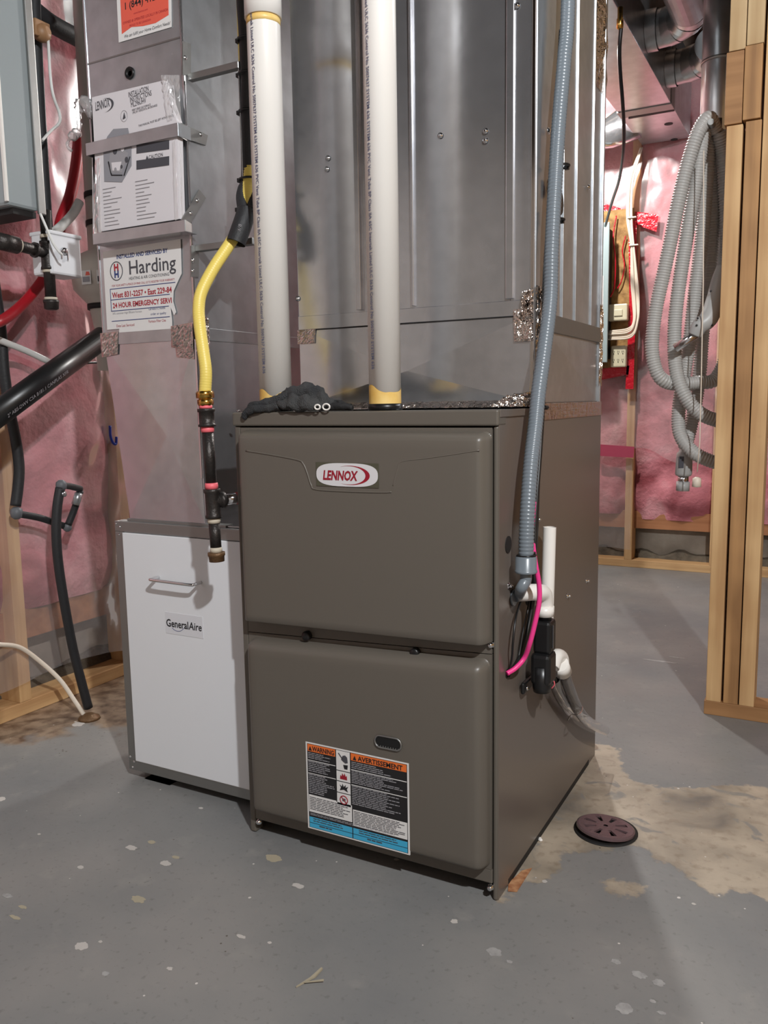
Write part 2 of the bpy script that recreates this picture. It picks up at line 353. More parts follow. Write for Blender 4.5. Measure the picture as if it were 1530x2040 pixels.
nx, ny = len(xs), len(ys)
floor.add([(x, y, 0) for y in ys for x in xs], [(j*nx+i, j*nx+i+1, (j+1)*nx+i+1, (j+1)*nx+i) for j in range(ny-1) for i in range(nx-1)])
fo = floor.build('floor', 'floor'); fo['kind'] = 'structure'
for nm in ('bare', 'dirt'):
    at_ = fo.data.attributes.new(nm, 'FLOAT', 'POINT')
    vals = []
    for (x, y, z) in floor.v:
        if nm == 'bare': d = max(sdist(x, y, bare_poly), sdist(x, y, bare2), sdist(x, y, bare_left))
        else: d = sdist(x, y, dirt_poly)
        vals.append(.5+max(-.4, min(.4, d*1.6)))
    at_.data.foreach_set('value', vals)
FL = fo
def splat(c, rx, ry, seed, m='paper'):
    rr = random.Random(seed); n = 30; c = V(c)
    q = lambda k: .82+.28*noise.noise(V((math.cos(2*PI*k/n)*2, math.sin(2*PI*k/n)*2, seed*3.7)))+.16*rr.random()
    pts = [(c.x+rx*q(k)*math.cos(2*PI*k/n), c.y+ry*q(k)*math.sin(2*PI*k/n)) for k in range(n)]
    MB().prism([(a, b, 0.0001) for a, b in pts], (0, 0, .0004)).build('paint_splat', m, FL)
M['splat'] = mat('dried_filler', srgb(190, 184, 178), .7); M['splatd'] = mat('dull_splat', srgb(146, 144, 142), .6, col2=srgb(166, 164, 162), vscale=90); M['splatt'] = mat('tan_scrape', srgb(168, 158, 136), .7)
for i, (p, a, b, m) in enumerate([((-0.5485,-0.4136,0.0000), .013, .010, 'splat'), ((-0.5306,-0.3920,-0.0000), .004, .003, 'splat'), ((-0.6963,-0.1594,0.0000), .013, .008, 'splat'), ((-0.5975,-0.1710,0.0000), .013, .008, 'splat'),
    ((-0.6757,-0.1263,0.0000), .009, .006, 'splatt'), ((-0.7316,-0.2536,0.0000), .008, .005, 'splat'), ((-0.5950,-0.1465,0.0000), .009, .005, 'splatt'), ((-0.4256,-0.0653,0.0000), .02, .012, 'splatt'), ((-0.3321,-0.1189,0.0000), .013, .007, 'splat'),
    ((-0.5600,-0.2796,0.0000), .016, .009, 'splatt'), ((-0.3359,-0.2789,0.0000), .010, .004, 'splat'), ((-0.2855,-0.2702,0.0000), .004, .003, 'splat'), ((-0.3854,-0.3900,0.0000), .006, .004, 'splat'), ((-0.4650,-0.4431,0.0000), .007, .005, 'splatd'),
    ((0.0419,-0.1294,0.0000), .013, .011, 'splatd'), ((0.0703,-0.1398,0.0000), .005, .004, 'splatd'), ((0.2146,-0.0662,0.0000), .008, .006, 'splatd'), ((0.2517,-0.0799,-0.0000), .013, .008, 'splatd'), ((0.2807,-0.0844,0.0000), .010, .008, 'splatd'),
    ((0.2479,-0.1604,0.0000), .014, .012, 'splatd'), ((0.2801,-0.1273,0.0000), .005, .004, 'splatd'), ((0.2955,-0.1447,0.0000), .007, .004, 'splatd'), ((-0.0444,-0.0873,0.0000), .006, .006, 'splat'), ((0.2982,0.1401,0.0000), .004, .003, 'splat'), ((-0.9026,-0.2058,0.0000), .004, .003, 'splat'),
    ((0.0174,1.4652,0.0000), .06, .008, 'splatd'), ((0.0511,1.5281,0.0000), .03, .006, 'splatd'), ((0.0533,0.0911,0.0000), .005, .005, 'splat'), ((-1.2951,0.2399,0.0000), .018, .016, 'splat'), ((-1.1053,-0.1405,0.0000), .012, .01, 'splat'), ((-0.6810,0.0252,0.0000), .006, .004, 'splat'), ((-0.7750,-0.3766,0.0000), .012, .006, 'splatd'), ((-0.7232,-0.3864,0.0000), .010, .004, 'splatt'),
    ((-0.7093,-0.4123,0.0000), .014, .004, 'splatt'), ((-0.2160,0.0362,0.0000), .005, .004, 'splat')]):
    splat(p, a, b, i, m)
# wood splinter on the floor
tag(MB().prism([(-0.1885,-0.3374,0.0010), (-0.1806,-0.3118,0.0010), (-0.1778,-0.2856,0.0010), (-0.1746,-0.2865,0.0010), (-0.1751,-0.3065,0.0010)], (0, 0, .003)).prism([(-0.1816,-0.3264,0.0040), (-0.1592,-0.3077,0.0040), (-0.1575,-0.3104,0.0040)], (0, 0, .0015)).build('wood_splinter', 'splatt'), 'thin pale wood splinter lying on grey floor in the foreground', 'splinter')
tag(MB().prism([(-0.0014,0.0548,0.0010), (0.0071,0.1034,0.0010), (0.0207,0.1195,0.0010), (0.0204,0.0921,0.0010), (0.0207,0.0370,0.0010), (0.0061,0.0314,0.0010)], (0, 0, .0012)).build('rust_stain', mat('rust_stain', srgb(150, 96, 62), .8, col2=srgb(188, 140, 100), vscale=70), FL), None, None)
for n_, (p, s_, lab) in enumerate([((0.0049,0.2231,0.0000), .006, 'small white plaster crumb beside the furnace side bottom edge'), ((0.2783,1.0680,0.0000), .007, 'small white plaster crumb in front of the stud wall bottom plate')]):
    b = MB(); r_ = random.Random(n_+3)
    for k in range(3):
        c = V(p)+V((r_.uniform(-.004, .004), r_.uniform(-.004, .004), .003)); b.lathe(c-V((0, 0, .003)), (r_.uniform(-.3, .3), r_.uniform(-.3, .3), 1), [(s_*.5, 0), (s_*.7, s_*.3), (s_*.5, s_*.7), (s_*.2, s_*.9)], 7)
    tag(b.build('plaster_crumb', 'pvc'), lab, 'debris')

# ================================================================ SHELL
def grid_plane(u0, u1, v0, v1, du, fn, name, m, parent, thick=0.):
    nu = max(2, int((u1-u0)/du)+1); nv = max(2, int((v1-v0)/du)+1)
    vs = [V(fn(u0+(u1-u0)*i/(nu-1), v0+(v1-v0)*j/(nv-1))) for j in range(nv) for i in range(nu)]
    return MB().add(vs, [(j*nu+i, j*nu+i+1, (j+1)*nu+i+1, (j+1)*nu+i) for j in range(nv-1) for i in range(nu-1)], True).build(name, m, parent)
XL, YB, ZC = -1.485, 2.965, 2.36
def fr(x, y, z, s): return noise.fractal(V((x, y, z))*s, 1., 2., 4)
def ridge(x, y, z, s):
    n = noise.noise(V((x, y, z))*s); return (1-abs(n))**4
def stud_wall(name, along, plane, lo, hi, studs, vis, board_lo=.195):
    """along 'y' -> wall at x=plane facing +x ; along 'x' -> wall at y=plane facing -y"""
    w = struct(name)
    sg = -1 if along == 'y' else 1                      # direction into the wall
    def P(a, d, z): return (plane+sg*d, a, z) if along == 'y' else (a, plane+sg*d, z)
    MB().box(P(lo, .115, 0), P(hi, .30, 2.6)).build('foundation', 'conc', w)
    fb = MB(); n = int((hi-lo)/.03); top = [(lo+(hi-lo)*i/n, .07+.035*noise.noise(V((i*.31, 3, plane)))) for i in range(n+1)]
    vs = [P(a, .115-.02*(k == 2), z) for a, h in top for k, z in ((0, .0), (1, h*.6), (2, h))]
    vs = []
    for a, h in top: vs += [P(a, .07, 0), P(a, .08, h*.7), P(a, .114, h)]
    fb.add(vs, [(i*3+k, i*3+3+k, i*3+4+k, i*3+1+k) for i in range(n) for k in (0, 1)], True); fb.build('footing', 'footing', w)
    wm = 'woody' if along == 'y' else 'woodx'
    MB().box(P(lo, 0, 0), P(hi, .089, .038), .002).build('bottom_plate', wm, w)
    MB().box(P(lo, 0, ZC-.05), P(hi, .089, ZC-.012), .002).build('top_plate', wm, w)
    for a in studs:
        MB().box(P(a-.019, 0, .038), P(a+.019, .089, ZC-.05), .0015).build('stud', 'studz', w)
    ss = sorted(studs)
    for a, b in zip(ss, ss[1:]):
        MB().box(P(a+.019, .045, board_lo), P(b-.019, .083, board_lo+.089)).build('blocking_board', 'orboard', w)
        du = .02 if vis(a, b) else .06
        def f(u, v, a=a, b=b):
            e = min(u-a-.019, b-.019-u); t = max(0., min(1., e/.07)); bot = max(0., min(1., (v-board_lo-.06)/.08))
            dd = .012+.022*(1-t)**2 + .020*fr(u*1.3, plane, v, 5.) + .03*(1-bot)
            dd += .012*ridge(u, plane, v*1.6, 4.)
            return P(u, max(dd, .004), v)
        lowz = lambda u: 0
        grid_plane(a+.019, b-.019, board_lo+.055+.03*math.sin(a*7), ZC-.05, du, f, 'insulation_batt', 'insul', w)
    return w, P
ly = [.23+.4064*k for k in range(-8, 7)]; ly = [y for y in ly if -3.1 < y < 2.9]+[2.93]
wl, PL = stud_wall('wall_left', 'y', XL, -4.0, YB, ly, lambda a, b: a > -.3 and b < 1.8, .20)
lx = [-.415+.4064*k for k in range(-2, 9)]
wb, PB = stud_wall('wall_back', 'x', YB, XL, 3.0, [-1.44]+lx, lambda a, b: a > -1.3 and b < 1.0)
# vapour barrier film, hung in front of the studs
def film(name, P, u0, u1, v0, du, parent, seed, bottom, am=1.):
    def f(u, v):
        t = max(0, min(1, (v-v0)/.25))
        d = -.008 - am*.010*abs(fr(u, seed, v*.8, 3.)) - am*.008*ridge(u+v*.5, seed, v*.7-u*.3, 5.) + am*.004*ridge(u-v*.6, seed+4, v*.5+u*.3, 9.)
        lv = v + (1-t)*bottom(u)
        return P(u, min(d-.004*(1-t), -.002), lv)
    return grid_plane(u0, u1, v0, ZC-.02, du, f, name, 'poly', parent)
film('vapour_barrier', PL, -.6, 1.9, .10, .014, wl, 1.7, lambda u: .05*noise.noise(V((u*4, 1, 1))), .55)
film('vapour_barrier', PL, -3.0, -.6, .10, .06, wl, 1.7, lambda u: 0.)
film('vapour_barrier', PL, 1.9, 2.9, .10, .06, wl, 1.7, lambda u: 0.)
film('vapour_barrier', PB, -1.3, -.40, .09, .014, wb, 5.1, lambda u: .05*noise.noise(V((u*5, 1, 1))))
film('vapour_barrier', PB, -.40, .75, .62, .014, wb, 5.1, lambda u: .10*noise.noise(V((u*4, 2, 1)))-.06)
film('vapour_barrier', PB, .75, 2.9, .30, .06, wb, 5.1, lambda u: 0.)
# far walls behind the camera and to the right
for nm, a, b in (('wall_front', (-3.0, -4.1, 0), (3.1, -4.0, 2.6)), ('wall_right', (3.0, -4.0, 0), (3.1, 3.1, 2.6))):
    w = MB().box(a, b).build(nm, 'lconc' if nm == 'wall_front' else 'osb'); w['kind'] = 'structure'
wf = bpy.data.objects['wall_front']
for k in range(11):
    x0 = -1.4+k*.4064; MB().box((x0-.019, -3.999, 0), (x0+.019, -3.92, 2.34)).build('stud', 'studz', wf)
# ceiling: subfloor and joists
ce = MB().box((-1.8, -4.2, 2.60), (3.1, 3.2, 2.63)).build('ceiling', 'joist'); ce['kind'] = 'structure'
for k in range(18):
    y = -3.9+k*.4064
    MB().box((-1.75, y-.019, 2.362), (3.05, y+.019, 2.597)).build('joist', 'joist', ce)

# ================================================================ FURNACE
FW, FD, FH = .527, .659, .838
F = thing('furnace', 'tall taupe-grey metal gas furnace with two bulging doors, on the floor', 'furnace', (-.263, .33, 0))
b = MB(); b.box((-.003, 0, .0), (0, FD, FH-.001), .0009); b.build('side_panel', 'furnside', F)
b = MB(); b.box((-FW, 0, .0), (-FW+.003, FD, FH-.001), .0009); b.build('side_panel', 'furn', F)
MB().box((-FW+.003, FD-.003, 0), (-.003, FD, FH-.001)).build('back_panel', 'furn', F)
MB().box((-FW+.003, .002, FH-.004), (-.003, FD-.003, FH-.001)).build('top_panel', 'galvd', F)
for x0, x1 in ((-FW+.0005, -FW+.0145), (-.0085, -.0005)):
    MB().box((x0, -.004, .001), (x1, .02, FH-.026), .003).build('front_flange', 'furn', F)
MB().box((-FW-.001, -.008, .8125), (.001, .03, FH), .003).build('top_cap', 'furn', F)
MB().box((-FW+.0145, .012, .02), (-.0085, .014, .815)).build('inner_bulkhead', 'dark', F)
MB().box((-FW+.0145, -.004, .03), (-.0095, .010, .056), .002).build('bottom_rail', 'furn', F)
def bulge_door(name, x0, x1, zb, zt, y0, y1, rad, botr, parent):
    """pan door with rounded shoulders; zb and zt are (left, right) heights of its bottom and top edge"""
    b = MB(); vs = []; W, H = x1-x0, zt[0]-zb[0]
    st = [0, .0012, .003, .0055, .0085, .012, rad]
    us = [q/W for q in st]+[rad/W+(1-2*rad/W)*k/30 for k in range(1, 30)]+[1-q/W for q in st[::-1]]
    vv = [q/H*botr/rad for q in st]+[botr/H+(1-(rad+botr)/H)*k/26 for k in range(1, 26)]+[1-q/H for q in st[::-1]]
    e = lambda q: 1 if q >= 1 else math.sqrt(max(0, 1-(1-max(q, 0))**2))
    for v in vv:
        for u in us:
            z0, z1 = zb[0]+(zb[1]-zb[0])*u, zt[0]+(zt[1]-zt[0])*u
            x = x0+W*u; z = z0+(z1-z0)*v
            ex = min(u, 1-u)*W/rad; ez = v*H/botr if v < .5 else (1-v)*H/rad
            if ex < 1 and ez < 1: h = e(1-math.hypot(1-ex, 1-ez))
            else: h = min(e(ex), e(ez))
            vs.append((x, y0+(y1-y0)*h, z))
    nu, nv = len(us), len(vv)
    b.add(vs, [(j*nu+i, j*nu+i+1, (j+1)*nu+i+1, (j+1)*nu+i) for j in range(nv-1) for i in range(nu-1)], True)
    return b.build(name, 'furn', parent)
YD = -.035
ud = MB().prism([(-.5115, -.0045, .416), (-.0105, -.0045, .438), (-.0105, -.0045, .8095), (-.5115, -.0045, .8095)], (0, .012, 0)).build('upper_door', 'furn', F)
bulge_door('door_face', -.505, -.0105, (.4435, .4560), (.8060, .8035), -.004, YD, .016, .004, ud)
ldr = MB().prism([(-.5115, -.0045, .056), (-.0105, -.0045, .056), (-.0105, -.0045, .4365), (-.5115, -.0045, .4145)], (0, .012, 0)).build('lower_door', 'furn', F)
bulge_door('door_face', -.503, -.0135, (.0610, .0590), (.4085, .4290), -.004, YD, .018, .012, ldr)
# moulded brow line on the upper door: a fine raised lip
def groove(pts, r=.0016):
    MB().tube(spline(pts, 8), r, 8).build('moulded_line', 'furn', ud)
groove([(-0.4774,-0.0348,0.7685),(-0.4213,-0.0348,0.7620),(-0.3650,-0.0348,0.7540),(-0.3525,-0.0348,0.7472),(-0.3446,-0.0348,0.7314),(-0.3369,-0.0348,0.7103),(-0.3266,-0.0348,0.7027),(-0.2651,-0.0348,0.7014),(-0.1962,-0.0348,0.7023),(-0.1771,-0.0348,0.7038)])
groove([(-0.1744,-0.0342,0.7140),(-0.1655,-0.0342,0.7410),(-0.1578,-0.0342,0.7545),(-0.1118,-0.0345,0.7612),(-0.0630,-0.0345,0.7685),(-0.0201,-0.0345,0.7754)], .0012)
# finger recess plugs under the upper door
for p in ((-0.3729,-0.0080,0.4259), (-0.1490,-0.0080,0.4229)):
    MB().lathe(p, (0, -1, 0), [(.0088, -.004), (.0088, .006), (.007, .008), (.002, .0085)], 20).build('hole_plug', 'black', F)
for p in ((-0.0124,-0.0040,0.4527), (-0.0122,-0.0060,0.0243), (-0.5036,-0.0050,0.0261)):
    MB().lathe(p, (0, -1, 0), [(.006, -.006), (.006, .001), (.0045, .002), (.0042, .005), (.002, .006)], 12).build('screw', 'chrome', F)
MB().lathe((-0.6100,0.1162,0.8380), (0, 0, 1), [(.004, 0), (.004, .003), (.001, .004)], 10).build('screw', 'chrome', F)
# side details
nrm = (1, 0, 0)
def disc(c, n, rx, m, name, parent, h=.0015, ax=1.):
    b = MB(); c = V(c); n = V(n).normalized(); t = V((0, 0, 1)) if abs(n.z) < .9 else V((1, 0, 0)); u = n.cross(t).normalized(); w = n.cross(u)
    b.prism([c+u*rx*math.cos(2*PI*k/28)+w*rx*ax*math.sin(2*PI*k/28) for k in range(28)], n*h); return b.build(name, m, parent)
disc((0.0000,0.0422,0.6141), nrm, .0145, 'dark', 'knockout_plug', F, .0012)
disc((0.0000,0.1484,0.4992), nrm, .013, 'dark', 'knockout_plug', F, .0008)
disc((0.0000,0.0656,0.5192), nrm, .014, 'dark', 'knockout_plug', F, .0008)
disc((-0.0000,0.0394,0.3924), nrm, .008, 'dark', 'knockout_plug', F, .0008)
for p in ((0.0000,0.5523,0.4502), (-0.0000,0.4010,0.4488), (0.0000,0.1967,0.6357), (0.0000,0.0453,0.5435)):
    MB().lathe(p, nrm, [(.006, 0), (.006, .001), (.003, .002), (.003, .006), (.001, .008)], 10).build('screw', 'chrome', F)
MB().box((-.001, .0, .826), (.0025, .18, FH), .0008).build('side_lip', 'furnside', F)
for q in range(3):
    MB().box((-.50+.24*q*.98, .05, -.0), (-.47+.24*q*.98, .60, .012)).build('base_shim', 'dark', F)
# badge
BX0, BX1, BZ0, BZ1 = -0.3251, -0.2008, 0.7094, 0.7508
bcx, bcz = (BX0+BX1)/2, (BZ0+BZ1)/2; bw, bh = (BX1-BX0)/2, (BZ1-BZ0)/2
bg = MB().box((BX0, -.0352, BZ0), (BX1, -.0362, BZ1)).build('maker_badge', 'badgebk', ud)
b = MB(); pl = []
for k in range(48):
    t = 2*PI*k/48; c, s_ = math.cos(t), math.sin(t)
    pl.append((bcx+bw*.985*math.copysign(abs(c)**.6, c), -.0362, bcz+bh*.97*math.copysign(abs(s_)**.75, s_)))
BG = b.prism(pl, (0, -.0006, 0)).build('badge_oval', 'badge', bg); BG.parent = ud
def swoosh(parent, cx, cz, rx, rz, y, m, th, a0=112, a1=-118, name='badge_swoosh', tilt=0., face='-y'):
    n = 30; o = []; i_ = []
    ux, uy, un = [V(q) for q in AX[face]] if isinstance(face, str) else [V(q) for q in face]
    for k in range(n+1):
        a = math.radians(a0+(a1-a0)*k/n); w = math.sin(PI*k/n)**1.1*th
        o.append((rx*math.cos(a), rz*math.sin(a))); i_.append(((rx-w)*math.cos(a), (rz-w*.28)*math.sin(a)))
    P = lambda q: V((cx, y, cz))+ux*(q[0]+tilt*q[1])+uy*q[1]
    b = MB(); b.add([P(q) for q in o]+[P(q) for q in i_], [(k, k+1, n+1+k+1, n+1+k) for k in range(n)]); return b.build(name, m, parent)
swoosh(ud, bcx+.0075, bcz-.0005, .0385, .0165, -.0371, 'lred', .0085, 122, -122)
text('LENNOX', (BX0+.0140, -.0373, bcz-.0090), .0225, 'lred', ud, shear=.2, bold=.0008, fit=.0715)
# sight window and warning label on the lower door
b = MB(); c = V((-0.1908,-0.0365,0.2623)); pl = []
for k in range(32):
    t = 2*PI*k/32; pl.append((c.x+(.0155 if math.cos(t) > 0 else -.0155)+.009*math.cos(t), c.y, c.z+.0095*math.sin(t)))
b.prism(pl, (0, .003, 0)).build('sight_glass', M['black'], ldr)
b = MB(); pl2 = []
for k in range(33):
    t = 2*PI*k/32; pl2.append((c.x+(.0155 if math.cos(t) > 0 else -.0155)+.0105*math.cos(t), c.y-.0005, c.z+.011*math.sin(t)))
b.tube(pl2, .0016, 6, False).build('sight_glass_rim', 'galvd', ldr)
for k in range(9):
    x = c.x-.02+.005*k
    MB().box((x, -.0385, c.z-.0095), (x+.0018, -.037, c.z-.0065)).build('sight_glass_tooth', 'galvd', ldr)
LX0, LX1, LZ0, LZ1 = -0.3649, -0.1513, 0.0623, 0.2319
lw, lh = LX1-LX0, LZ1-LZ0; yy = -.0352
def lrect(u0, v0, u1, v1, m, lay, name='label_field', parent=None):   # u,v in 0..1, v from the top
    y = yy-.0002*lay
    return MB().box((LX0+lw*u0, yy+.0005, LZ1-lh*v0), (LX0+lw*u1, y, LZ1-lh*v1)).build(name, m, parent or wl_)
wl_ = MB().box((LX0, yy+.002, LZ0), (LX1, yy-.0004, LZ1)).build('warning_label', 'paper2', ldr)
wl_['label'] = 'orange, black, white and blue warning label'
_b = MB
def lr(*a, **k): o = lrect(*a, **k); o.parent = ldr; return o
lr(.015, .015, .985, .985, 'inkd', 3); lr(.02, .02, .30, .10, 'orange', 4); lr(.455, .02, .98, .10, 'orange', 4)
lr(.31, .02, .445, .24, 'paper2', 4); lr(.31, .25, .445, .36, 'paper2', 4); lr(.31, .37, .445, .49, 'paper2', 4); lr(.31, .50, .445, .635, 'paper2', 4)
lr(.02, .60, .30, .61, 'paper2', 4)
lr(.02, .61, .455, .80, 'paper2', 4); lr(.465, .65, .98, .835, 'paper2', 4); lr(.02, .86, .98, .98, 'cyan', 4); lr(.455, .86, .463, .98, 'inkd', 5); lr(.02, .925, .98, .93, 'inkd', 5)
lr(.02, .20, .30, .207, 'paper2', 4); lr(.02, .35, .30, .357, 'paper2', 4); lr(.455, .20, .98, .208, 'paper2', 4); lr(.455, .37, .98, .378, 'paper2', 4)
text('WARNING', (LX0+lw*.07, yy-.0012, LZ1-lh*.088), .0125, 'inkd', ldr, bold=.0003, fit=lw*.22)
text('AVERTISSEMENT', (LX0+lw*.525, yy-.0012, LZ1-lh*.088), .0125, 'inkd', ldr, bold=.0003, fit=lw*.42)
for u in (.03, .475):
    MB().prism([(LX0+lw*u, yy-.001, LZ1-lh*.09), (LX0+lw*(u+.035), yy-.001, LZ1-lh*.09), (LX0+lw*(u+.0175), yy-.001, LZ1-lh*.04)], (0, -.0002, 0)).build('warning_triangle', 'inkd', ldr)
b = MB(); rr = random.Random(4)
def lines(u0, u1, v0, v1, n, b, frac=.55):
    for k in range(n):
        v = v0+(v1-v0)*k/n; e = u0+(u1-u0)*(frac+rr.random()*(1-frac)); u = u0
        while u < e:
            w_ = .02+rr.random()*.05; b.box((LX0+lw*u, yy, LZ1-lh*v), (LX0+lw*min(e, u+w_), yy-.0012, LZ1-lh*(v+(v1-v0)/n*.36))); u += w_+.007
for a in ((.025, .26, .115, .19, 4), (.025, .26, .215, .34, 6), (.025, .29, .365, .59, 11), (.46, .85, .115, .195, 4), (.46, .97, .215, .36, 8), (.46, .93, .385, .60, 11)): lines(*a, b)
lines(.03, .90, .815, .845, 2, b)
q = b.build('label_fine_print', M['inkl'], ldr); q['kind'] = 'stuff'
b = MB(); lines(.03, .44, .625, .78, 8, b, .8); lines(.475, .97, .665, .82, 9, b, .8); lines(.06, .42, .87, .92, 2, b, .8); lines(.52, .95, .87, .92, 2, b, .8); lines(.12, .35, .94, .975, 1, b); lines(.6, .85, .94, .975, 1, b)
q = b.build('label_fine_print', M['ink'], ldr); q['kind'] = 'stuff'
def lp(u, v): return (LX0+lw*u, yy-.0012, LZ1-lh*v)
def blob(pts, m, name='pictogram'): MB().prism([lp(*p) for p in pts], (0, -.0002, 0)).build(name, m, ldr)
blob([(.33, .05), (.338, .045), (.375, .10), (.367, .105)], 'ink'); blob([(.375, .07), (.40, .06), (.42, .08), (.425, .14), (.40, .15), (.375, .13), (.36, .115)], 'ink'); blob([(.38, .17), (.425, .165), (.42, .215), (.39, .215)], 'inkd')
blob([(.345, .335), (.35, .29), (.362, .305), (.368, .265), (.382, .295), (.39, .262), (.402, .30), (.412, .285), (.415, .335)], 'lred')
blob([(.34, .465), (.352, .43), (.34, .40), (.362, .42), (.368, .385), (.38, .42), (.40, .39), (.398, .425), (.425, .405), (.41, .44), (.42, .47), (.38, .45)], 'inkd')
b = MB(); cc = V(lp(.378, .568)); b.tube([cc+V((.0078*math.cos(2*PI*k/24), 0, .0078*math.sin(2*PI*k/24))) for k in range(25)], .0009, 5, False); b.cyl(cc+V((-.0055, 0, .0055)), cc+V((.0055, 0, -.0055)), .0008, 6); b.build('pictogram', 'lred', ldr)
blob([(.362, .55), (.395, .552), (.393, .58), (.365, .582)], 'ink')

# ================================================================ FILTER CABINET (left of the furnace)
GX0, GX1, GY, GZ0, GZ1 = -.927, -.5305, .065, .022, .6010
G = thing('filter_cabinet', 'white-doored air filter cabinet with steel frame, left of the furnace', 'air cleaner', ((GX0+GX1)/2, .35, GZ0-.012))
MB().box((GX0+.002, GY+.004, GZ0), (GX1-.001, GY+.58, GZ1-.001)).build('casing', 'galvd', G)
t_ = .0235
for a, c_, n_ in (((GX0, GZ1-t_), (GX1, GZ1), 'frame_rail'), ((GX0, GZ0), (GX1, GZ0+t_), 'frame_rail'), ((GX0, GZ0+t_), (GX0+t_, GZ1-t_), 'frame_stile')):
    MB().box((a[0], GY, a[1]), (c_[0], GY+.03, c_[1]), .0012).build(n_, 'galvd', G)
MB().box((GX0+t_+.002, GY-.004, GZ0+t_+.002), (GX1-.0225, GY+.02, GZ1-t_-.001), .0012).build('door', 'white', G)
gd = bpy.data.objects['door']
MB().box((GX1-.022, GY-.0008, GZ0+t_+.002), (GX1-.001, GY+.02, GZ1-t_-.001)).build('frame_stile', 'galvd', G)
rivets(G, [(GX0+.005, GY-.0002, GZ1-.006), (GX0+.016, GY-.0002, GZ1-.012), (GX0+.012, GY-.0002, GZ1-.03), (GX0+.006, GY-.0002, GZ0+.03), (GX0+.017, GY-.0002, GZ0+.02), (GX0+.012, GY-.0002, GZ0+.006)], (0, -1, 0), .002)
h0, h1 = V((-0.8006,0.0610,0.4850)), V((-0.6829,0.0610,0.4889)); h1.z = h0.z-.001
MB().tube(spline([h0, h0+V((0, -.02, 0)), h0+V((.006, -.027, 0)), h0.lerp(h1, .5)+V((0, -.028, 0)), h1+V((-.006, -.027, 0)), h1+V((0, -.02, 0)), h1], 10), .0036, 12).build('handle', 'chrome', gd).parent = gd
bx0, bz0, bx1, bz1 = -0.7870, 0.3568, -0.6825, 0.4124
MB().box((bx0, .0612, bz0+.006), (bx1, .0603, bz1-.002), .0002).build('maker_badge', mat('badge_grey', srgb(216, 216, 220), .35), gd)
bw_ = bx1-bx0; text('General', (bx0+.002, .0598, bz0+.022), .0235, 'inkd', gd, bold=.0004, fit=bw_*.60); text('Aire', (bx0+bw_*.63, .0598, bz0+.022), .0235, 'inkd', gd, shear=.12, bold=.0003, fit=bw_*.34)
MB().tube(spline([(bx0+.018, .0604, bz0+.020), (bx0+.028, .0604, bz0+.0145), (bx0+.042, .0604, bz0+.0155), (bx0+.056, .0604, bz0+.026)], 8), .0006, 6).build('badge_swoosh', 'blue', gd)
b = MB()
tag(MB().box((-0.8944,0.0750,-0.0059), (-0.8146, .30, 0.0), .001).build('wood_block', 'dark'), 'dark wood shim block under the front of the filter cabinet', 'wood block')
bk = bpy.data.objects['wood_block']; bk.data.materials[0] = mat('dark_shim', srgb(70, 56, 52), .8)
for v in bk.data.vertices:
    pass
# base rail that carries the cabinet at the back
MB().box((GX0+.03, .33, 0.0), (GX1-.03, .37, .022)).build('base_rail', 'dark', G)

# ================================================================ RETURN AIR DUCT
RX0, RX1, RY, RYB = -.941, -.683, .08, .62
R_ = thing('return_air_duct', 'tall galvanised return air duct standing on the white-doored filter cabinet', 'duct', ((RX0+RX1)/2, .35, GZ1))
def wall4(b, bot, top):   # bot/top: 4-point loops
    b.add(list(bot)+list(top), [(i, (i+1) % 4, (i+1) % 4+4, i+4) for i in range(4)])
def loop(x0, x1, y0, y1, z): return [(x0, y0, z), (x1, y0, z), (x1, y1, z), (x0, y1, z)]
b = MB(); wall4(b, loop(RX0, RX1, RY, RYB, 1.0), loop(RX0, RX1, RY, RYB, 2.34)); b.build('upper_duct', 'galv2', R_)
BXL = -.893
b = MB(); bo = loop(BXL, RX1+.006, RY, RYB, GZ1+.004); to = loop(RX0, RX1, RY, RYB, 1.0); wall4(b, bo, to); b.build('transition_duct', 'galv', R_)
# pressed diagonal crease of the transition front
b = MB(); P1 = V((-0.7704,0.0800,0.7894)); P1.y = RY-.0045; P2 = (RX1-.004, RY-.001, P1.z+.03)
b.add([(BXL, RY-.0008, GZ1+.006), (RX1+.004, RY-.0008, GZ1+.006), P2, (RX1-.002, RY-.0008, .985), (RX0+.002, RY-.0008, .985), P1], [(0, 1, 5), (1, 2, 5), (2, 3, 5), (3, 4, 5), (4, 0, 5)]); b.build('pressed_panel', 'galv', R_)
MB().box((BXL-.006, RY-.004, GZ1), (RX1+.06, RY+.02, GZ1+.005)).build('bottom_flange', 'galvd', R_)
MB().box((RX1, RY+.0, GZ1+.001), (RX1+.10, RY+.5, GZ1+.004)).build('bottom_flange', 'galv', R_)
for z0, z1 in ((.985, 1.010), ):
    MB().box((RX0-.003, RY-.003, z0), (RX1+.003, RY, z1), .0006).build('slip_cleat', 'galv2', R_)
    MB().box((RX1, RY, z0), (RX1+.003, RYB, z1), .0006).build('slip_cleat', 'galv2', R_)
MB().box((RX1-.002, RY-.003, GZ1+.1), (RX1+.0025, RY+.002, 2.34), .0006).build('corner_seam', 'chrome', R_)
MB().box((RX0-.002, RY-.002, 1.0), (RX0+.0015, RY+.002, 2.34), .0006).build('corner_seam', 'galv', R_)
MB().box((RX1+.0003, .335, 1.01), (RX1+.003, .34, 2.34)).build('standing_seam', 'galv2', R_)
z_ = 1.5636; MB().box((RX0, RY-.0012, z_-.003), (RX1, RY, z_)).build('lap_seam', 'galvd', R_)
MB().lathe((-0.8233,0.0800,1.5221), (0, -1, 0), [(.012, 0), (.012, .003), (.0095, .004), (.008, .001), (.002, -.001)], 24).build('hole_plug', 'black', R_)
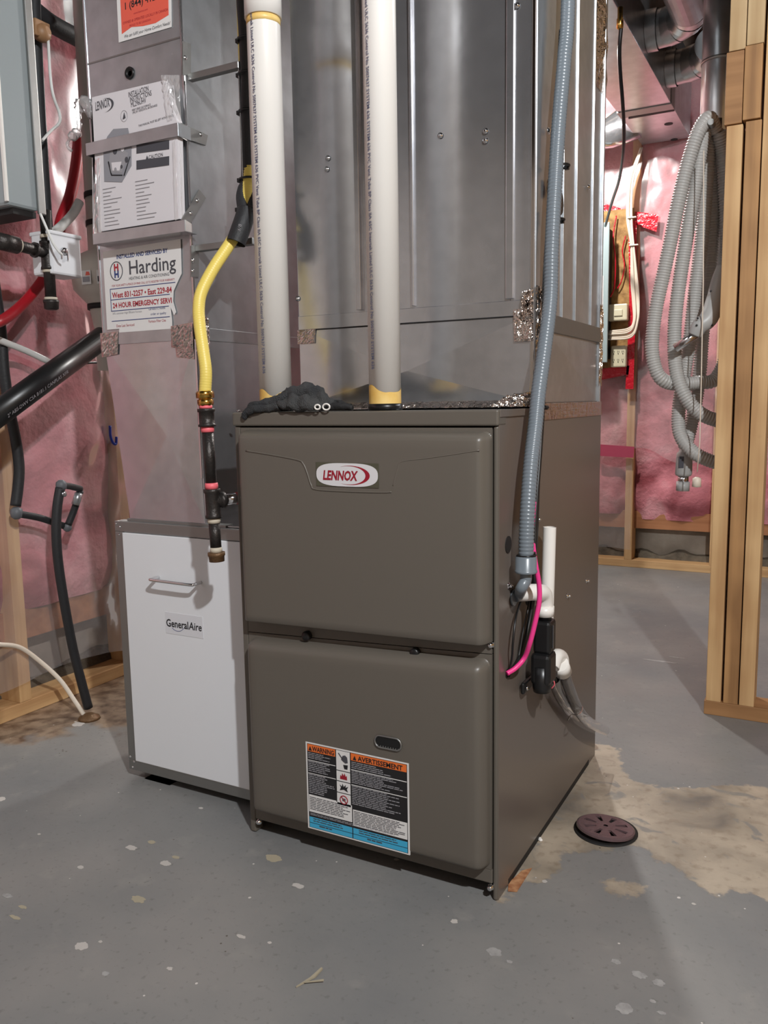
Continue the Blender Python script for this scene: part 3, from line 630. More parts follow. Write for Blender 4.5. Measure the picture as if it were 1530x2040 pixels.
def crumple(p00, p10, p11, p01, n, amp, seed, name, m, parent, nu=12):
    """small crumpled sheet of tape between four corners, lifted along n"""
    p00, p10, p11, p01, n = map(V, (p00, p10, p11, p01, n)); vs = []; rr = random.Random(seed)
    for j in range(nu+1):
        for i in range(nu+1):
            u, v = i/nu, j/nu; p = p00.lerp(p10, u).lerp(p01.lerp(p11, u), v)
            vs.append(p+n*(.0006+amp*rr.random()*(1 if 0 < i < nu and 0 < j < nu else .3)))
    return MB().add(vs, [(j*(nu+1)+i, j*(nu+1)+i+1, (j+1)*(nu+1)+i+1, (j+1)*(nu+1)+i) for j in range(nu) for i in range(nu)], False).build(name, m, parent)
N_ = (0, -1, 0)
crumple((-0.9475,0.0770,0.9594), (-0.8990,0.0770,0.9639), (-0.8936,0.0770,1.0125), (-0.9477,0.0770,1.0111), N_, .0025, 1, 'foil_tape', 'foilflat', R_)
crumple((-0.7449,0.0760,0.9719), (-0.6863,0.0760,0.9612), (-0.6854,0.0760,1.0192), (-0.7434,0.0760,1.0145), N_, .003, 2, 'foil_tape', 'foilflat', R_)
crumple((RX1+.001, RY-.003, .96), (RX1+.001, RY+.04, .965), (RX1+.001, RY+.04, 1.03), (RX1+.001, RY-.003, 1.04), (1, 0, 0), .006, 3, 'foil_tape', 'foil', R_)
crumple((-0.7335,0.0770,0.9510), (-0.6855,0.0770,0.9451), (-0.6866,0.0770,0.9713), (-0.7350,0.0770,0.9694), N_, .0015, 12, 'foil_tape', 'foilflat', R_)
# brackets with arms that carry the gas line strip
def bracket(pts, y0, name='bracket'):
    MB().prism(pts, (.003, 0, 0)).build(name, 'galvd', R_)
bracket([(RX1+.0005, RY+.004, z) for z in ()] or [(-0.6820,0.0609,1.3980), (-0.6820,0.1406,1.3954), (-0.6820,0.1330,1.3740), (-0.6820,0.0547,1.3713)], 0)
bracket([(-0.6820,0.0506,1.2143), (-0.6820,0.1069,1.2827), (-0.6820,0.1259,1.2700), (-0.6820,0.0670,1.2009)], 0)
bracket([(-0.6820,0.0776,1.5533), (-0.6820,0.1007,1.5558), (-0.6820,0.0966,1.4969), (-0.6820,0.0730,1.4894)], 0)
bracket([(-0.6820,0.0750,1.1683), (-0.6820,0.0978,1.1718), (-0.6820,0.0935,1.1100), (-0.6820,0.0708,1.1073)], 0)
rivets(R_, [(-0.6790,0.0799,1.3905), (-0.6790,0.1185,1.3911), (-0.6790,0.0775,1.2312), (-0.6790,0.0988,1.2594), (-0.6790,0.0821,1.5240), (-0.6790,0.0771,1.1401), (-0.6790,0.0756,1.1194)], (1, 0, 0), .0028)
zA, zB = 1.4955, 1.1694
xA = -0.5571
SB = thing('strap_bracket', 'thin bright steel strap held out from the return duct beside the black insulation', 'bracket', (xA, .09, zB))
MB().box((RX1+.004, .086, zA-.012), (xA+.001, .10, zA), .0006).build('arm', M['galvd'], SB)
MB().box((RX1+.004, .086, zB-.010), (xA+.02, .102, zB+.002), .0006).build('arm', M['galvd'], SB)
MB().box((xA, .088, zB), (xA+.003, .10, zA), .0004).build('strip', M['chrome'], SB)

# stickers and manuals -----------------------------------------------------
def at_local(u, v, o, ux, uy): return o+ux*u+uy*v
ST = thing('service_sticker', 'torn white sticker reading Harding on the front of the return duct', 'sticker', (-0.8166,0.0780,1.0084))
sp = [(-0.9264,0.0778,1.1807),(-0.7084,0.0778,1.1851),(-0.7100,0.0778,1.1174),(-0.7203,0.0778,1.1034),(-0.7336,0.0778,1.0845),(-0.7363,0.0778,1.0646),(-0.7296,0.0778,1.0421),(-0.7354,0.0778,1.0364),(-0.7438,0.0778,1.0531),(-0.7416,0.0778,1.0247),(-0.7426,0.0778,1.0095),(-0.7528,0.0778,1.0009),(-0.8938,0.0778,1.0009),(-0.8910,0.0778,1.0176),(-0.9268,0.0778,1.0175)]
MB().prism(sp, (0, -.0006, 0)).build('sheet', 'paper2', ST)
yS = .0768
def st(s, px, py, size, m, **k):
    pass
W_ = lambda x0, x1: x1-x0
text('INSTALLED AND SERVICED BY', (-0.8871,0.0768,1.1623), .0118, 'blue', ST, bold=.0003, fit=-0.7435--0.8871)
text('Harding', (-0.8550,0.0768,1.1275), .0400, 'ink', ST, bold=.0003, fit=-0.7235--0.8550)
text('HEATING & AIR CONDITIONING', (-0.8545,0.0768,1.1162), .0088, 'ink', ST, fit=-0.7425--0.8545)
text('FOR YOUR SAFETY & PEACE OF MIND CALL US TO REGISTER YOUR WARRANTY', (-0.9049,0.0768,1.1057), .0062, 'redink', ST, fit=-0.7285--0.9049)
text('West 831-2257 • East 229-84', (-0.9054,0.0768,1.0827), .0160, 'redink', ST, bold=.0004, fit=-0.7377--0.9054)
text('24 HOUR EMERGENCY SERVI', (-0.9056,0.0768,1.0617), .0148, 'redink', ST, bold=.0004, fit=-0.7391--0.9056)
text('24% customer High Efficient Furnace', (-0.9082,0.0768,1.0481), .0064, 'inkl', ST, fit=.085)
text('Call twice in 2 months', (-0.8039,0.0768,1.0508), .0070, 'blue', ST, fit=.046); text('order or quality', (-0.7990,0.0768,1.0403), .0070, 'blue', ST, fit=.043)
text('Date Last Serviced', (-0.8986,0.0768,1.0212), .0078, 'redink', ST, fit=.052); text('Furnace Filter Clea', (-0.8057,0.0768,1.0253), .0078, 'redink', ST, fit=.048)
cH = V((-0.8892,0.0769,1.1377)); MB().tube([cH+V((.0175*math.cos(2*PI*k/32), 0, .0190*math.sin(2*PI*k/32))) for k in range(33)], .0009, 6, False).build('logo_ring', 'ink', ST)
text('H', cH+V((0, -.0003, .001)), .019, 'redink', ST, align='CENTER', bold=.001); text('H', cH+V((0, -.0003, -.013)), .019, 'blue', ST, align='CENTER', bold=.001)
def bar(p, q, t, m, parent): 
    p, q = V(p), V(q); q.z = p.z+(q.z-p.z); MB().add([p, q, q+V((0, 0, t)), p+V((0, 0, t))], [(0, 1, 2, 3)]).build('rule_line', m, parent)
zl = V((-0.9112,0.0767,1.1009)); xr = -0.7273
for z, x1 in ((zl.z, xr), (1.0549, -0.7479), (1.0336, -0.7467), (1.0784, -0.7437)):
    MB().box((zl.x, .0770, z), (x1, .0766, z+.0014)).build('rule_line', 'blue', ST)
MB().box((zl.x, .0770, 1.0549), (zl.x+.0013, .0766, zl.z)).build('rule_line', 'blue', ST)
RS = thing('phone_number_sticker', 'red and white sticker with a phone number high on the return duct', 'sticker', (-0.7760,0.0790,1.5750))
MB().prism([(-0.8468,0.0790,1.6845), (-0.8479,0.0790,1.5851), (-0.7069,0.0790,1.5846), (-0.7022,0.0790,1.6736)], (0, -.0006, 0)).build('sheet', 'paper2', RS)
MB().prism([(-0.8367,0.0784,1.6819),(-0.8378,0.0784,1.5990),(-0.8110,0.0784,1.6066),(-0.7802,0.0784,1.6019),(-0.7470,0.0784,1.6004),(-0.7125,0.0784,1.6076),(-0.7093,0.0784,1.6750)], (0, -.0004, 0)).build('red_field', 'stred', RS)
text('1 (844) 412-32', (-0.8282,0.0778,1.6422), .0185, 'inkd', RS, bold=.0003, fit=.108); text('www.lennox.com', (-0.8033,0.0778,1.6282), .006, 'redink', RS, xs=.9)
text('OWNED & OPERATED LOCALLY IN CANADA', (-0.8330,0.0778,1.6158), .0070, 'lred', RS, fit=.120); text('PROUD TO BE CANADIAN', (-0.8158,0.0778,1.6074), .006, 'redink', RS, xs=.8)
text('We can fulfill your Home Comfort Needs!', (-0.8323,0.0778,1.5901), .0082, 'ink', RS, shear=.3, fit=.124)
# strap holder and shelf that carry the manuals
HO = thing('manual_holder', 'two bent steel straps on the return duct holding the manuals', 'holder', (-0.8128,0.0600,1.1991))
h_tl, h_tr, h_br, h_bl = V((-0.9223,0.0450,1.3928)), V((-0.6730,0.0450,1.3940)), V((-0.6745,0.0450,1.3713)), V((-0.9186,0.0450,1.3685))
MB().box((h_tl.x, .044, h_bl.z), (h_tr.x, .0455, h_tl.z), .0004).build('strap', 'galv2', HO)
MB().box((h_tr.x-.001, .045, h_bl.z), (h_tr.x+.001, RY, h_tl.z)).build('strap_return', 'galv2', HO)
MB().prism([(h_tr.x, .046, h_bl.z), (h_tr.x, .046, h_tl.z), (RX1+.002, RY, h_tl.z), (RX1+.002, RY, h_bl.z)], (.0008, 0, 0)).build('strap_return', 'galvd', HO)
MB().box((h_tl.x, .045, h_bl.z), (h_tl.x+.001, RY, h_tl.z)).build('strap_return', 'galv2', HO)
s_l, s_r = V((-0.9179,0.0450,1.2118)), V((-0.6663,0.0450,1.2210)); s_z0 = 1.1899
MB().box((s_l.x, .044, s_z0), (s_r.x, .0455, s_l.z), .0004).build('strap', 'galv2', HO)
MB().box((s_l.x, .0455, s_z0), (s_r.x, RY, s_z0+.0012)).build('shelf', 'galv2', HO)
MB().prism([(s_r.x, .045, s_z0), (s_r.x, .045, s_l.z), (RX1+.002, RY, s_l.z+.0), (RX1+.002, RY, s_z0)], (.0008, 0, 0)).build('strap_return', 'galvd', HO)
# manuals: lower booklet (straight) and front cover
MN = thing('installation_manual', 'white furnace installation manual behind the upper strap on the return duct', 'manual', (-0.8117,0.0600,1.2139))
m0 = V((-0.9061,0.0520,1.2157)); mx = -0.6840; mz = 1.4852; 
MB().prism([(-0.9069,0.0500,1.2155), (-0.6839,0.0500,1.2163), (-0.6798,0.0500,1.3993), (-0.7078,0.0500,1.4778), (-0.9025,0.0500,1.4811)], (0, .016, 0)).build('booklet', 'paper', MN)
MB().prism([(-0.9445,0.0700,1.2207), (-0.6968,0.0700,1.2156), (-0.6999,0.0700,1.4081), (-0.7021,0.0700,1.4737), (-0.9259,0.0700,1.4803)], (0, .002, 0)).build('page_stack', 'paper', MN)
MB().prism([(-0.9385,0.0700,1.2201), (-0.6929,0.0700,1.2151), (-0.6948,0.0700,1.4072), (-0.7025,0.0700,1.4682), (-0.9264,0.0700,1.4754)], (0, .002, 0)).build('page_stack', 'paper', MN)
yM = .0492
tl = (V((1, 0, .055)).normalized(), V((-.055, 0, 1)).normalized(), V((0, -1, 0)))
text('LENNOX', (-0.8940,0.0492,1.4531), .0240, 'ink', MN, face=tl, shear=.2, bold=.0002, fit=.042)
swoosh(MN, -0.8678, 1.4593, .026, .0135, .0490, 'ink', .006, 100, -95, 'logo_swoosh')
text('INSTALLATION', (-0.8009,0.0492,1.4628), .0140, 'ink', MN, face=tl, fit=.054); text('INSTRUCTIONS', (-0.7976,0.0492,1.4528), .0140, 'ink', MN, face=tl, fit=.058); text('ML296UHV', (-0.7957,0.0492,1.4430), .0140, 'ink', MN, face=tl, fit=.041)
text('MERIT SERIES GAS FURNACE', (-0.7935,0.0492,1.4350), .0058, 'ink', MN, face=tl, fit=.050); text('UPFLOW / HORIZONTAL AIR DISCHARGE', (-0.7926,0.0492,1.4301), .0058, 'ink', MN, face=tl, fit=.066)
text('THIS MANUAL MUST BE LEFT WITH OWNER', (-0.7784,0.0492,1.4031), .0058, 'ink', MN, face=tl, xs=.8)
cL = V((-0.8158,0.0492,1.4302)); MB().tube([cL+V((.009*math.cos(2*PI*k/20), 0, .0105*math.sin(2*PI*k/20))) for k in range(21)], .0003, 4, False).build('logo_ring', 'inkl', MN)
MB().prism([cL+V((-.004, 0, -.006)), cL+V((.004, 0, -.004)), cL+V((.001, 0, .007))], (0, -.0003, 0)).build('logo_mark', 'ink', MN)
M['figg'] = mat('printed_grey', srgb(140, 140, 146), .6)
MB().prism([(-0.8779,0.0495,1.3783), (-0.8806,0.0495,1.3126), (-0.8316,0.0495,1.3050), (-0.8031,0.0495,1.3332), (-0.8000,0.0495,1.3732), (-0.8070,0.0495,1.4059), (-0.8469,0.0495,1.4104), (-0.8648,0.0495,1.3987)], (0, -.0004, 0)).build('furnace_drawing', 'figg', MN)
MB().prism([(-0.8625,0.0490,1.3513), (-0.8603,0.0490,1.3265), (-0.8297,0.0490,1.3232), (-0.8089,0.0490,1.3581), (-0.8301,0.0490,1.3699), (-0.8581,0.0490,1.3703)], (0, -.0003, 0)).build('furnace_drawing', 'inkl', MN)
MB().prism([(-0.8568,0.0486,1.3465), (-0.8553,0.0486,1.3306), (-0.8359,0.0486,1.3279), (-0.8289,0.0486,1.3444)], (0, -.0003, 0)).build('furnace_drawing', 'paper', MN)
MB().prism([(-0.7865,0.0495,1.3711), (-0.7878,0.0495,1.3541), (-0.7018,0.0495,1.3497), (-0.7007,0.0495,1.3664)], (0, -.0004, 0)).build('warning_field', 'ink', MN)
MB().prism([(-0.7888,0.0495,1.3408), (-0.7901,0.0495,1.3236), (-0.7038,0.0495,1.3200), (-0.7027,0.0495,1.3367)], (0, -.0004, 0)).build('warning_field', 'ink', MN)
for c9, r9, m9 in (((-0.8450,0.0484,1.3681), .0060, 'ink'), ((-0.8240,0.0484,1.3689), .0050, 'paper'), ((-0.8147,0.0484,1.3462), .0045, 'ink'), ((-0.8466,0.0484,1.3313), .0035, 'inkl'), ((-0.8295,0.0484,1.3347), .0030, 'ink')):
    disc(c9, (0, -1, 0), r9, m9, 'furnace_drawing', MN, .0003, 1.2)
for p9, q9 in (((-0.8244,0.0488,1.3166), (-0.8051,0.0488,1.3507)), ((-0.8653,0.0488,1.3497), (-0.8590,0.0488,1.3233)), ((-0.8591,0.0488,1.3223), (-0.8285,0.0488,1.3181))):
    MB().cyl(p9, q9, .0012, 5).build('furnace_drawing', 'inkd', MN)
text('▲CAUTION', (-0.7643,0.0492,1.3391), .0098, 'ink', MN, xs=.85)
b = MB(); rr = random.Random(9)
for k in range(11):
    for x0, x1, ra in ((206, 240, 387), (270, 305, 378)):
        y_ = ra+k*5.6; p = V((RX0, 0, 0))
        za = 1.2963-k*.0073; xa = -0.8864 if x0 == 206 else -0.7954; ln = .020+.035*rr.random()
        b.box((xa, .0496, za+(0.001 if x0 == 206 else .004)), (xa+ln, .0490, za+.0012+(0.001 if x0 == 206 else .004)))
q = b.build('contents_print', 'inkl', MN); q['kind'] = 'stuff'
# clear bag round the manuals
def film_blob(name, pts, r, m, parent, seed):
    b = MB(); rr = random.Random(seed); P = spline(pts, 6)
    b.tube(P, lambda i: r(i/(len(P)-1))*(.75+.5*rr.random()), 9); return b.build(name, m, parent)
BG_ = thing('plastic_bag', 'crumpled clear plastic bag knotted left of the manuals', 'bag', (-0.9806,0.0700,1.4040))
film_blob('knot', [(-0.9146,0.0680,1.4511),(-0.9412,0.0680,1.4824),(-0.9564,0.0680,1.4781),(-0.9644,0.0680,1.4564),(-0.9630,0.0680,1.4391),(-0.9763,0.0680,1.4251),(-0.9919,0.0680,1.4205),(-1.0024,0.0680,1.4068),(-0.9913,0.0680,1.3949)], lambda t: .013 if t < .3 else (.005 if t < .55 else (.011 if t < .75 else .003)), 'bag', BG_, 1)
crumple((-0.9209,0.0490,1.2107), (-0.8915,0.0460,1.2091), (-0.8844,0.0460,1.3587), (-0.9020,0.0490,1.3591), N_, .004, 5, 'side_fold', 'bag', BG_)
crumple((-0.6909,0.0460,1.2126), (-0.6821,0.0600,1.2236), (-0.6802,0.0600,1.3742), (-0.6875,0.0460,1.3625), N_, .004, 6, 'side_fold', 'bag', BG_)
crumple((-0.6986,0.0470,1.4016), (-0.6759,0.0600,1.4014), (-0.6757,0.0600,1.4841), (-0.7096,0.0470,1.4864), N_, .006, 7, 'side_fold', 'bag', BG_)

# ================================================================ SUPPLY PLENUM
PX0, PX1, PY, PYB, PZ = -.497, -.004, .18, .640, .8385
P_ = thing('supply_plenum', 'large shiny galvanised supply plenum standing on top of the furnace', 'duct', ((PX0+PX1)/2, .41, PZ))
def pyr(b, p0, p1, p2, p3, apex): b.add([p0, p1, p2, p3, apex], [(0, 1, 4), (1, 2, 4), (2, 3, 4), (3, 0, 4)])
ZB_ = 1.002; ZT = 2.35
b = MB(); pyr(b, (PX0, PY, PZ+.008), (PX1, PY, PZ+.008), (PX1, PY, ZB_), (PX0, PY, ZB_), ((PX0+PX1)/2+.0, PY-.007, (PZ+ZB_)/2-.01)); b.build('front_transition', 'galv', P_)
b = MB(); pyr(b, (PX1, PY, PZ+.008), (PX1, PYB, PZ+.008), (PX1, PYB, ZB_), (PX1, PY, ZB_), (PX1+.005, (PY+PYB)/2, (PZ+ZB_)/2)); b.build('side_transition', 'galv2', P_)
b = MB(); b.add([(PX0, PYB, PZ), (PX1, PYB, PZ), (PX1, PYB, ZT), (PX0, PYB, ZT), (PX0, PY, PZ), (PX0, PY, ZT)], [(0, 1, 2, 3), (0, 3, 5, 4)]); b.build('back_shell', 'galv2', P_)
# upper front panels, slightly different planes; edges where the photo shows standing ribs
fx = [PX0, -.352, -.236, -.047, PX1]
for k in range(4):
    x0, x1 = fx[k], fx[k+1]; b = MB(); n = 10; rows = 16; vs = []
    for j in range(rows+1):
        for i in range(n+1):
            u, v = i/n, j/rows; x = x0+(x1-x0)*u; z = ZB_+(ZT-ZB_)*v
            vs.append((x, PY+.0015*math.sin(PI*u)*math.sin(PI*v*2)+.0012*noise.noise(V((x*6, k, z*2.5))), z))
    b.add(vs, [(j*(n+1)+i, j*(n+1)+i+1, (j+1)*(n+1)+i+1, (j+1)*(n+1)+i) for j in range(rows) for i in range(n)], True); b.build('front_panel', 'galv', P_)
for x, w_, h_ in ((fx[1], .010, .009), (fx[2], .0045, .008), (fx[3], .014, .006)):
    MB().box((x-w_/2, PY-h_, ZB_+.028), (x+w_/2, PY+.001, ZT), .001).build('standing_rib', 'galv', P_)
MB().box((PX1-.006, PY-.002, PZ+.01), (PX1+.0015, PY+.005, ZT), .001).build('corner_cleat', 'chrome', P_)
MB().box((PX1-.001, PY+.002, PZ+.01), (PX1+.003, PY+.026, ZT), .0008).build('corner_cleat', 'galv2', P_)
MB().box((PX0, PY-.003, ZB_-.002), (PX1, PY, ZB_+.025), .0008).build('slip_cleat', 'galv', P_)
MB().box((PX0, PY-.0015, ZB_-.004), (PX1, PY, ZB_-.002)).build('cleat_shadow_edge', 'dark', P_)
MB().box((PX1, PY+.026, ZB_-.026), (PX1+.006, PYB, ZB_+.006), .0008).build('slip_cleat', 'galvd', P_)
for y0, y1 in ((PY, .345), (.352, .435), (.442, .56), (.566, PYB)):
    b = MB(); b.add([(PX1, y0, ZB_), (PX1, y1, ZB_), (PX1+.002*(y0 > .4), y1, ZT), (PX1+.002*(y0 > .4), y0, ZT)], [(0, 1, 2, 3)]); b.build('side_panel', 'galv2', P_)
for y_ in (.348, .4385, .563): MB().box((PX1-.001, y_-.0035, ZB_), (PX1+.0035, y_+.0035, ZT), .0005).build('standing_rib', 'galv2', P_)
MB().box((PX1-.001, PYB-.006, PZ+.004), (PX1+.006, PYB+.004, ZT), .001).build('corner_cleat', 'galv2', P_)
# foil tape along the bottom seam and at the corners
nseg = 9
for k in range(nseg):
    xa, xb = PX0+(PX1-PX0)*k/nseg, PX0+(PX1-PX0)*(k+1)/nseg
    crumple((xa, PY-.03, PZ+.001), (xb+.002, PY-.03, PZ+.001), (xb+.002, PY-.001, PZ+.013), (xa, PY-.001, PZ+.012), (0, -.5, .8), .0028, 20+k, 'foil_tape', 'foil', P_, 8)
crumple((-.07, PY-.04, PZ+.001), (PX1, PY-.035, PZ+.001), (PX1+.002, PY-.004, PZ+.028), (-.05, PY-.004, PZ+.02), (0, -.6, .8), .007, 33, 'foil_tape', 'foil', P_)
crumple((-.038, PY-.004, .955), (PX1, PY-.004, .955), (PX1, PY-.004, 1.015), (-.040, PY-.004, 1.01), N_, .002, 34, 'foil_tape', 'foil', P_)
crumple((-.026, PY-.006, .995), (PX1+.002, PY-.006, .985), (PX1+.002, PY-.006, 1.045), (-.022, PY-.006, 1.04), N_, .008, 35, 'foil_tape', 'foil', P_)
crumple((PX1+.004, PY-.004, .93), (PX1+.004, PY+.03, .93), (PX1+.004, PY+.03, 1.05), (PX1+.004, PY-.004, 1.05), (1, 0, 0), .005, 36, 'foil_tape', 'foil', P_)
crumple((.0005, .185, .815), (.0005, PYB+.018, .815), (.0005, PYB+.015, .846), (.0005, .185, .846), (1, 0, 0), .0015, 37, 'foil_tape', 'foilflat', P_, 16)
crumple((PX1, .56, 1.5), (PX1, .66, 1.5), (PX1+.004, .655, 1.9), (PX1+.004, .58, 1.9), (1, 0, 0), .006, 38, 'foil_tape', 'foil', P_)
crumple((PX1+.004, PYB-.01, .88), (PX1+.004, PYB+.014, .88), (PX1+.004, PYB+.014, 1.06), (PX1+.004, PYB-.01, 1.06), (1, 0, 0), .004, 39, 'foil_tape', 'foil', P_)
crumple((-.5, PY-.002, .972), (-.458, PY-.002, .972), (-.456, PY-.002, 1.0), (-.5, PY-.002, 1.0), N_, .0012, 40, 'foil_tape', 'foilflat', P_)
rivets(P_, [(-0.1801,0.1790,1.3260), (-0.0935,0.1790,1.3198), (-0.0935,0.1790,1.3040), (-0.4185,0.1790,1.3221), (-0.4214,0.1790,1.3021), (-0.4980,0.1790,1.0626), (-0.0366,0.1790,1.5119)], (0, -1, 0), .0035, 'screw')
rivets(P_, [(0.0000,0.2412,1.3212), (-0.0000,0.5171,1.2838)], (1, 0, 0), .004, 'screw')
disc((0.0020,0.3029,1.2114), (1, 0, 0), .022, 'black', 'hole_plug', P_, .003)
disc((0.0020,0.2438,1.2248), (1, 0, 0), .016, 'rust', 'hole_plug', P_, .002)

# ================================================================ PVC VENT PIPES
def vent(px, r, cx, cy, ztop, lab, chars, pxm, fitting=False):
    t = thing('vent_pipe', lab, 'pipe', (cx, cy, FH))
    MB().cyl((cx, cy, FH+.0), (cx, cy, ztop), r, 48).build('pipe', 'pvc', t)
    MB().cyl((cx, cy, FH-.0), (cx, cy, FH+.012), r+.0022, 40).build('coupling', 'black', t)
    b = MB(); n = 48; vs = []; 
    for k in range(n):
        a = 2*PI*k/n; h = .838+.036+.012*noise.noise(V((math.cos(a)*1.3, math.sin(a)*1.3, cx*9)))+.006*math.sin(a*2)
        for z in (FH+.012, h): vs.append((cx+(r+.0003)*math.cos(a), cy+(r+.0003)*math.sin(a), z))
    b.add(vs, [(2*k, 2*((k+1) % n), 2*((k+1) % n)+1, 2*k+1) for k in range(n)], True); b.build('primer_band', 'primer', t)
    if fitting:
        MB().cyl((cx, cy, fitting), (cx, cy, fitting+.075), r+.003, 40).build('coupling', 'pvc', t)
        MB().cyl((cx, cy, fitting-.012), (cx, cy, fitting), r+.0003, 40).build('primer_band', 'primer', t)
    # printed line down the camera side
    d = V((.466-cx, -1.25-cy, 0)).normalized(); side = V((-d.y, d.x, 0)); a = math.radians(pxm); n_ = d*math.cos(a)-side*math.sin(a)
    down = V((0, 0, -1)); right = down.cross(n_)*-1
    z = 1.73
    text(chars, V((cx, cy, z))+n_*(r+.0006), .0108, 'pipeink', t, face=(down, n_.cross(down), n_), xs=.86, bold=.00015, name='printed_line')
    return t
line = 'SYSTEM 636 PVC Vent Tube BP Class IIA 65C Intertek Listed ULC S636 Control No 5007637 SYSTEM 636 '
vent(558, .0305, -.4745, .06, 2.36, 'left of the two white vent pipes, rising from the furnace behind the black glove', line*2, 48, 1.5415)
vent(768, .0282, -0.2319,   .05, 2.36, 'right white vent pipe with yellow-stained foot and black collar on the furnace top', line*2, 52)

# ================================================================ GLOVE on the furnace top
GL = thing('work_glove', 'dark knit work glove with white logo patches lying on the furnace front edge', 'glove', (-.42, .01, FH))
def blobmesh(name, chains, m, parent, seed, amp=.004):
    b = MB()
    for pts, rs in chains:
        P = spline(pts, 8); n = len(P)
        def rf(i, rs=rs, n=n):
            t = i/(n-1)*(len(rs)-1); k = min(int(t), len(rs)-2); return rs[k]+(rs[k+1]-rs[k])*(t-k)
        b.tube(P, rf, 14)
        # end caps are closed by the tube
    nv = []
    for v in b.v:
        v = V(v); d = noise.noise_vector(v*60+V((seed, 0, 0)))*amp + noise.noise_vector(v*150)*amp*.4
        w = v+d; nv.append((w.x, w.y, max(w.z, .8395) if w.y > -.008 else w.z))
    b.v = nv; return b.build(name, m, parent)
_chains = [
 ([(-0.4747,-0.0100,0.8373),(-0.4628,-0.0040,0.8463),(-0.4316,0.0000,0.8514),(-0.4009,0.0040,0.8564),(-0.3813,0.0080,0.8668),(-0.3758,0.0100,0.8757)], [.004, .007, .009, .011, .011, .009]),
 ([(-0.4711,-0.0120,0.8337),(-0.4544,-0.0080,0.8408),(-0.4178,-0.0040,0.8458),(-0.3766,0.0000,0.8489)], [.004, .006, .006, .008]),
]
CH1 = [([(-.494, -.012, .834), (-.478, -.006, .848), (-.452, -.002, .853), (-.428, .004, .858), (-.408, .010, .872)], [.005, .009, .011, .013, .013]),
       ([(-.498, -.015, .828), (-.480, -.011, .842), (-.45, -.008, .845), (-.42, -.004, .848)], [.004, .007, .007, .010]),
       ([(-.47, .004, .846), (-.44, .006, .846), (-.41, .008, .848)], [.006, .009, .011])]
blobmesh('glove_fingers', CH1, 'glove', GL, 1, .005)
CH2 = [([(-.416, .012, .856), (-.398, .014, .868), (-.372, .014, .871), (-.345, .012, .862), (-.322, .010, .848)], [.012, .017, .018, .015, .008]),
       ([(-.418, -.004, .848), (-.388, -.006, .855), (-.355, -.006, .852), (-.326, -.002, .846)], [.009, .015, .015, .008]),
       ([(-.352, .006, .858), (-.332, .004, .856), (-.312, .004, .846), (-.296, .008, .844)], [.014, .014, .009, .005])]
blobmesh('glove_palm', CH2, 'glove', GL, 2, .007)
blobmesh('glove_cuff', [([(-.318, -.004, .845), (-.30, -.002, .846), (-.270, .000, .844)], [.006, .007, .005]), ([(-.32, .01, .853), (-.30, .012, .851), (-.282, .012, .846)], [.006, .006, .004])], 'blackm', GL, 3, .003)
for c0, r0 in (((-.330, -.0185, .8460), .005), ((-.314, -.015, .8460), .0065)):
    c0 = V(c0); MB().tube([c0+V((r0*1.1*math.cos(2*PI*k/16), 0, r0*.8*math.sin(2*PI*k/16))) for k in range(17)], .0016, 6, False).build('logo_patch', 'pvc', GL)

# ================================================================ GAS LINE
GLx, GLy = -.5635, -.035
GP = thing('gas_pipe', 'black iron gas pipe drop with pink-taped joints in front of the filter cabinet', 'gas pipe', (-0.5593,-0.0350,0.5564))
def gz(px, py): return None
zc0, zc1 = 0.8479, 0.8124
ax_x = lambda z: GLx
X0 = -0.5655; X1 = -0.5586
def gp(z):  # slight lean of the assembly
    t = (zc1-z)/(zc1-0.6128); return V((X0+(X1-X0)*t, -.035, z))
def seg(py0, py1, prof, name, m):
    pass
Z = lambda py: {}
zs = {k: v for k, v in ((785, 0.8729), (808, 0.8516), (814, 0.8460), (850, 0.8124), (861, 0.8021), (962, 0.7067), (974, 0.6952),
   (980, 0.6896), (1032, 0.6397), (1042, 0.6301), (1090, 0.5836), (1100, 0.5739), (1119, 0.5554))}
def lat(z0, z1, prof, name, m, seg_=20):
    a, b_ = gp(z0), gp(z1); d = b_-a; MB().lathe(a, d, [(r, h*d.length) for r, h in prof], seg_).build(name, m, GP)
rp_ = .0107
lat(zs[850], zs[814], [(.0165, 0), (.0165, .12), (.0145, .16), (.0145, .8), (.0165, .84), (.0165, 1)], 'coupling', 'iron')
lat(zs[861], zs[850], [(.012, 0), (.0125, .5), (.012, 1)], 'thread_tape', 'pink')
lat(zs[814], zs[808], [(.012, 0), (.012, 1)], 'thread_tape', 'pink')
lat(zs[962], zs[861], [(rp_, 0), (rp_, 1)], 'nipple', 'iron')
lat(zs[974], zs[962], [(.0118, 0), (.0125, .5), (.0118, 1)], 'thread_tape', 'pink')
lat(zs[1032], zs[974], [(.0155, 0), (.0155, .08), (.0138, .14), (.0138, .84), (.0158, .9), (.0158, 1)], 'tee', 'iron')
lat(zs[1042], zs[1032], [(.0115, 0), (.0125, .5), (.0115, 1)], 'pipe_dope', 'dope')
lat(zs[1090], zs[1042], [(rp_, 0), (rp_, 1)], 'drip_nipple', 'iron')
lat(zs[1100], zs[1090], [(.0112, 0), (.0118, .5), (.0108, 1)], 'pipe_dope', 'dope')
lat(zs[1119], zs[1100], [(.010, 0), (.0145, .05), (.0150, .6), (.0165, .66), (.0165, 1)], 'cap', 'rust')
tb = gp((zs[974]+zs[1032])/2+.004); te = V((-.530, .022, tb.z+.003)); dd = te-tb
MB().lathe(tb, dd, [(.0135, .0), (.0135, .014), (.0160, .015), (.0160, .024)], 20).build('tee_branch', 'iron', GP)
MB().cyl(tb+dd.normalized()*.022, te, .0105, 18).build('branch_nipple', 'chrome', GP)
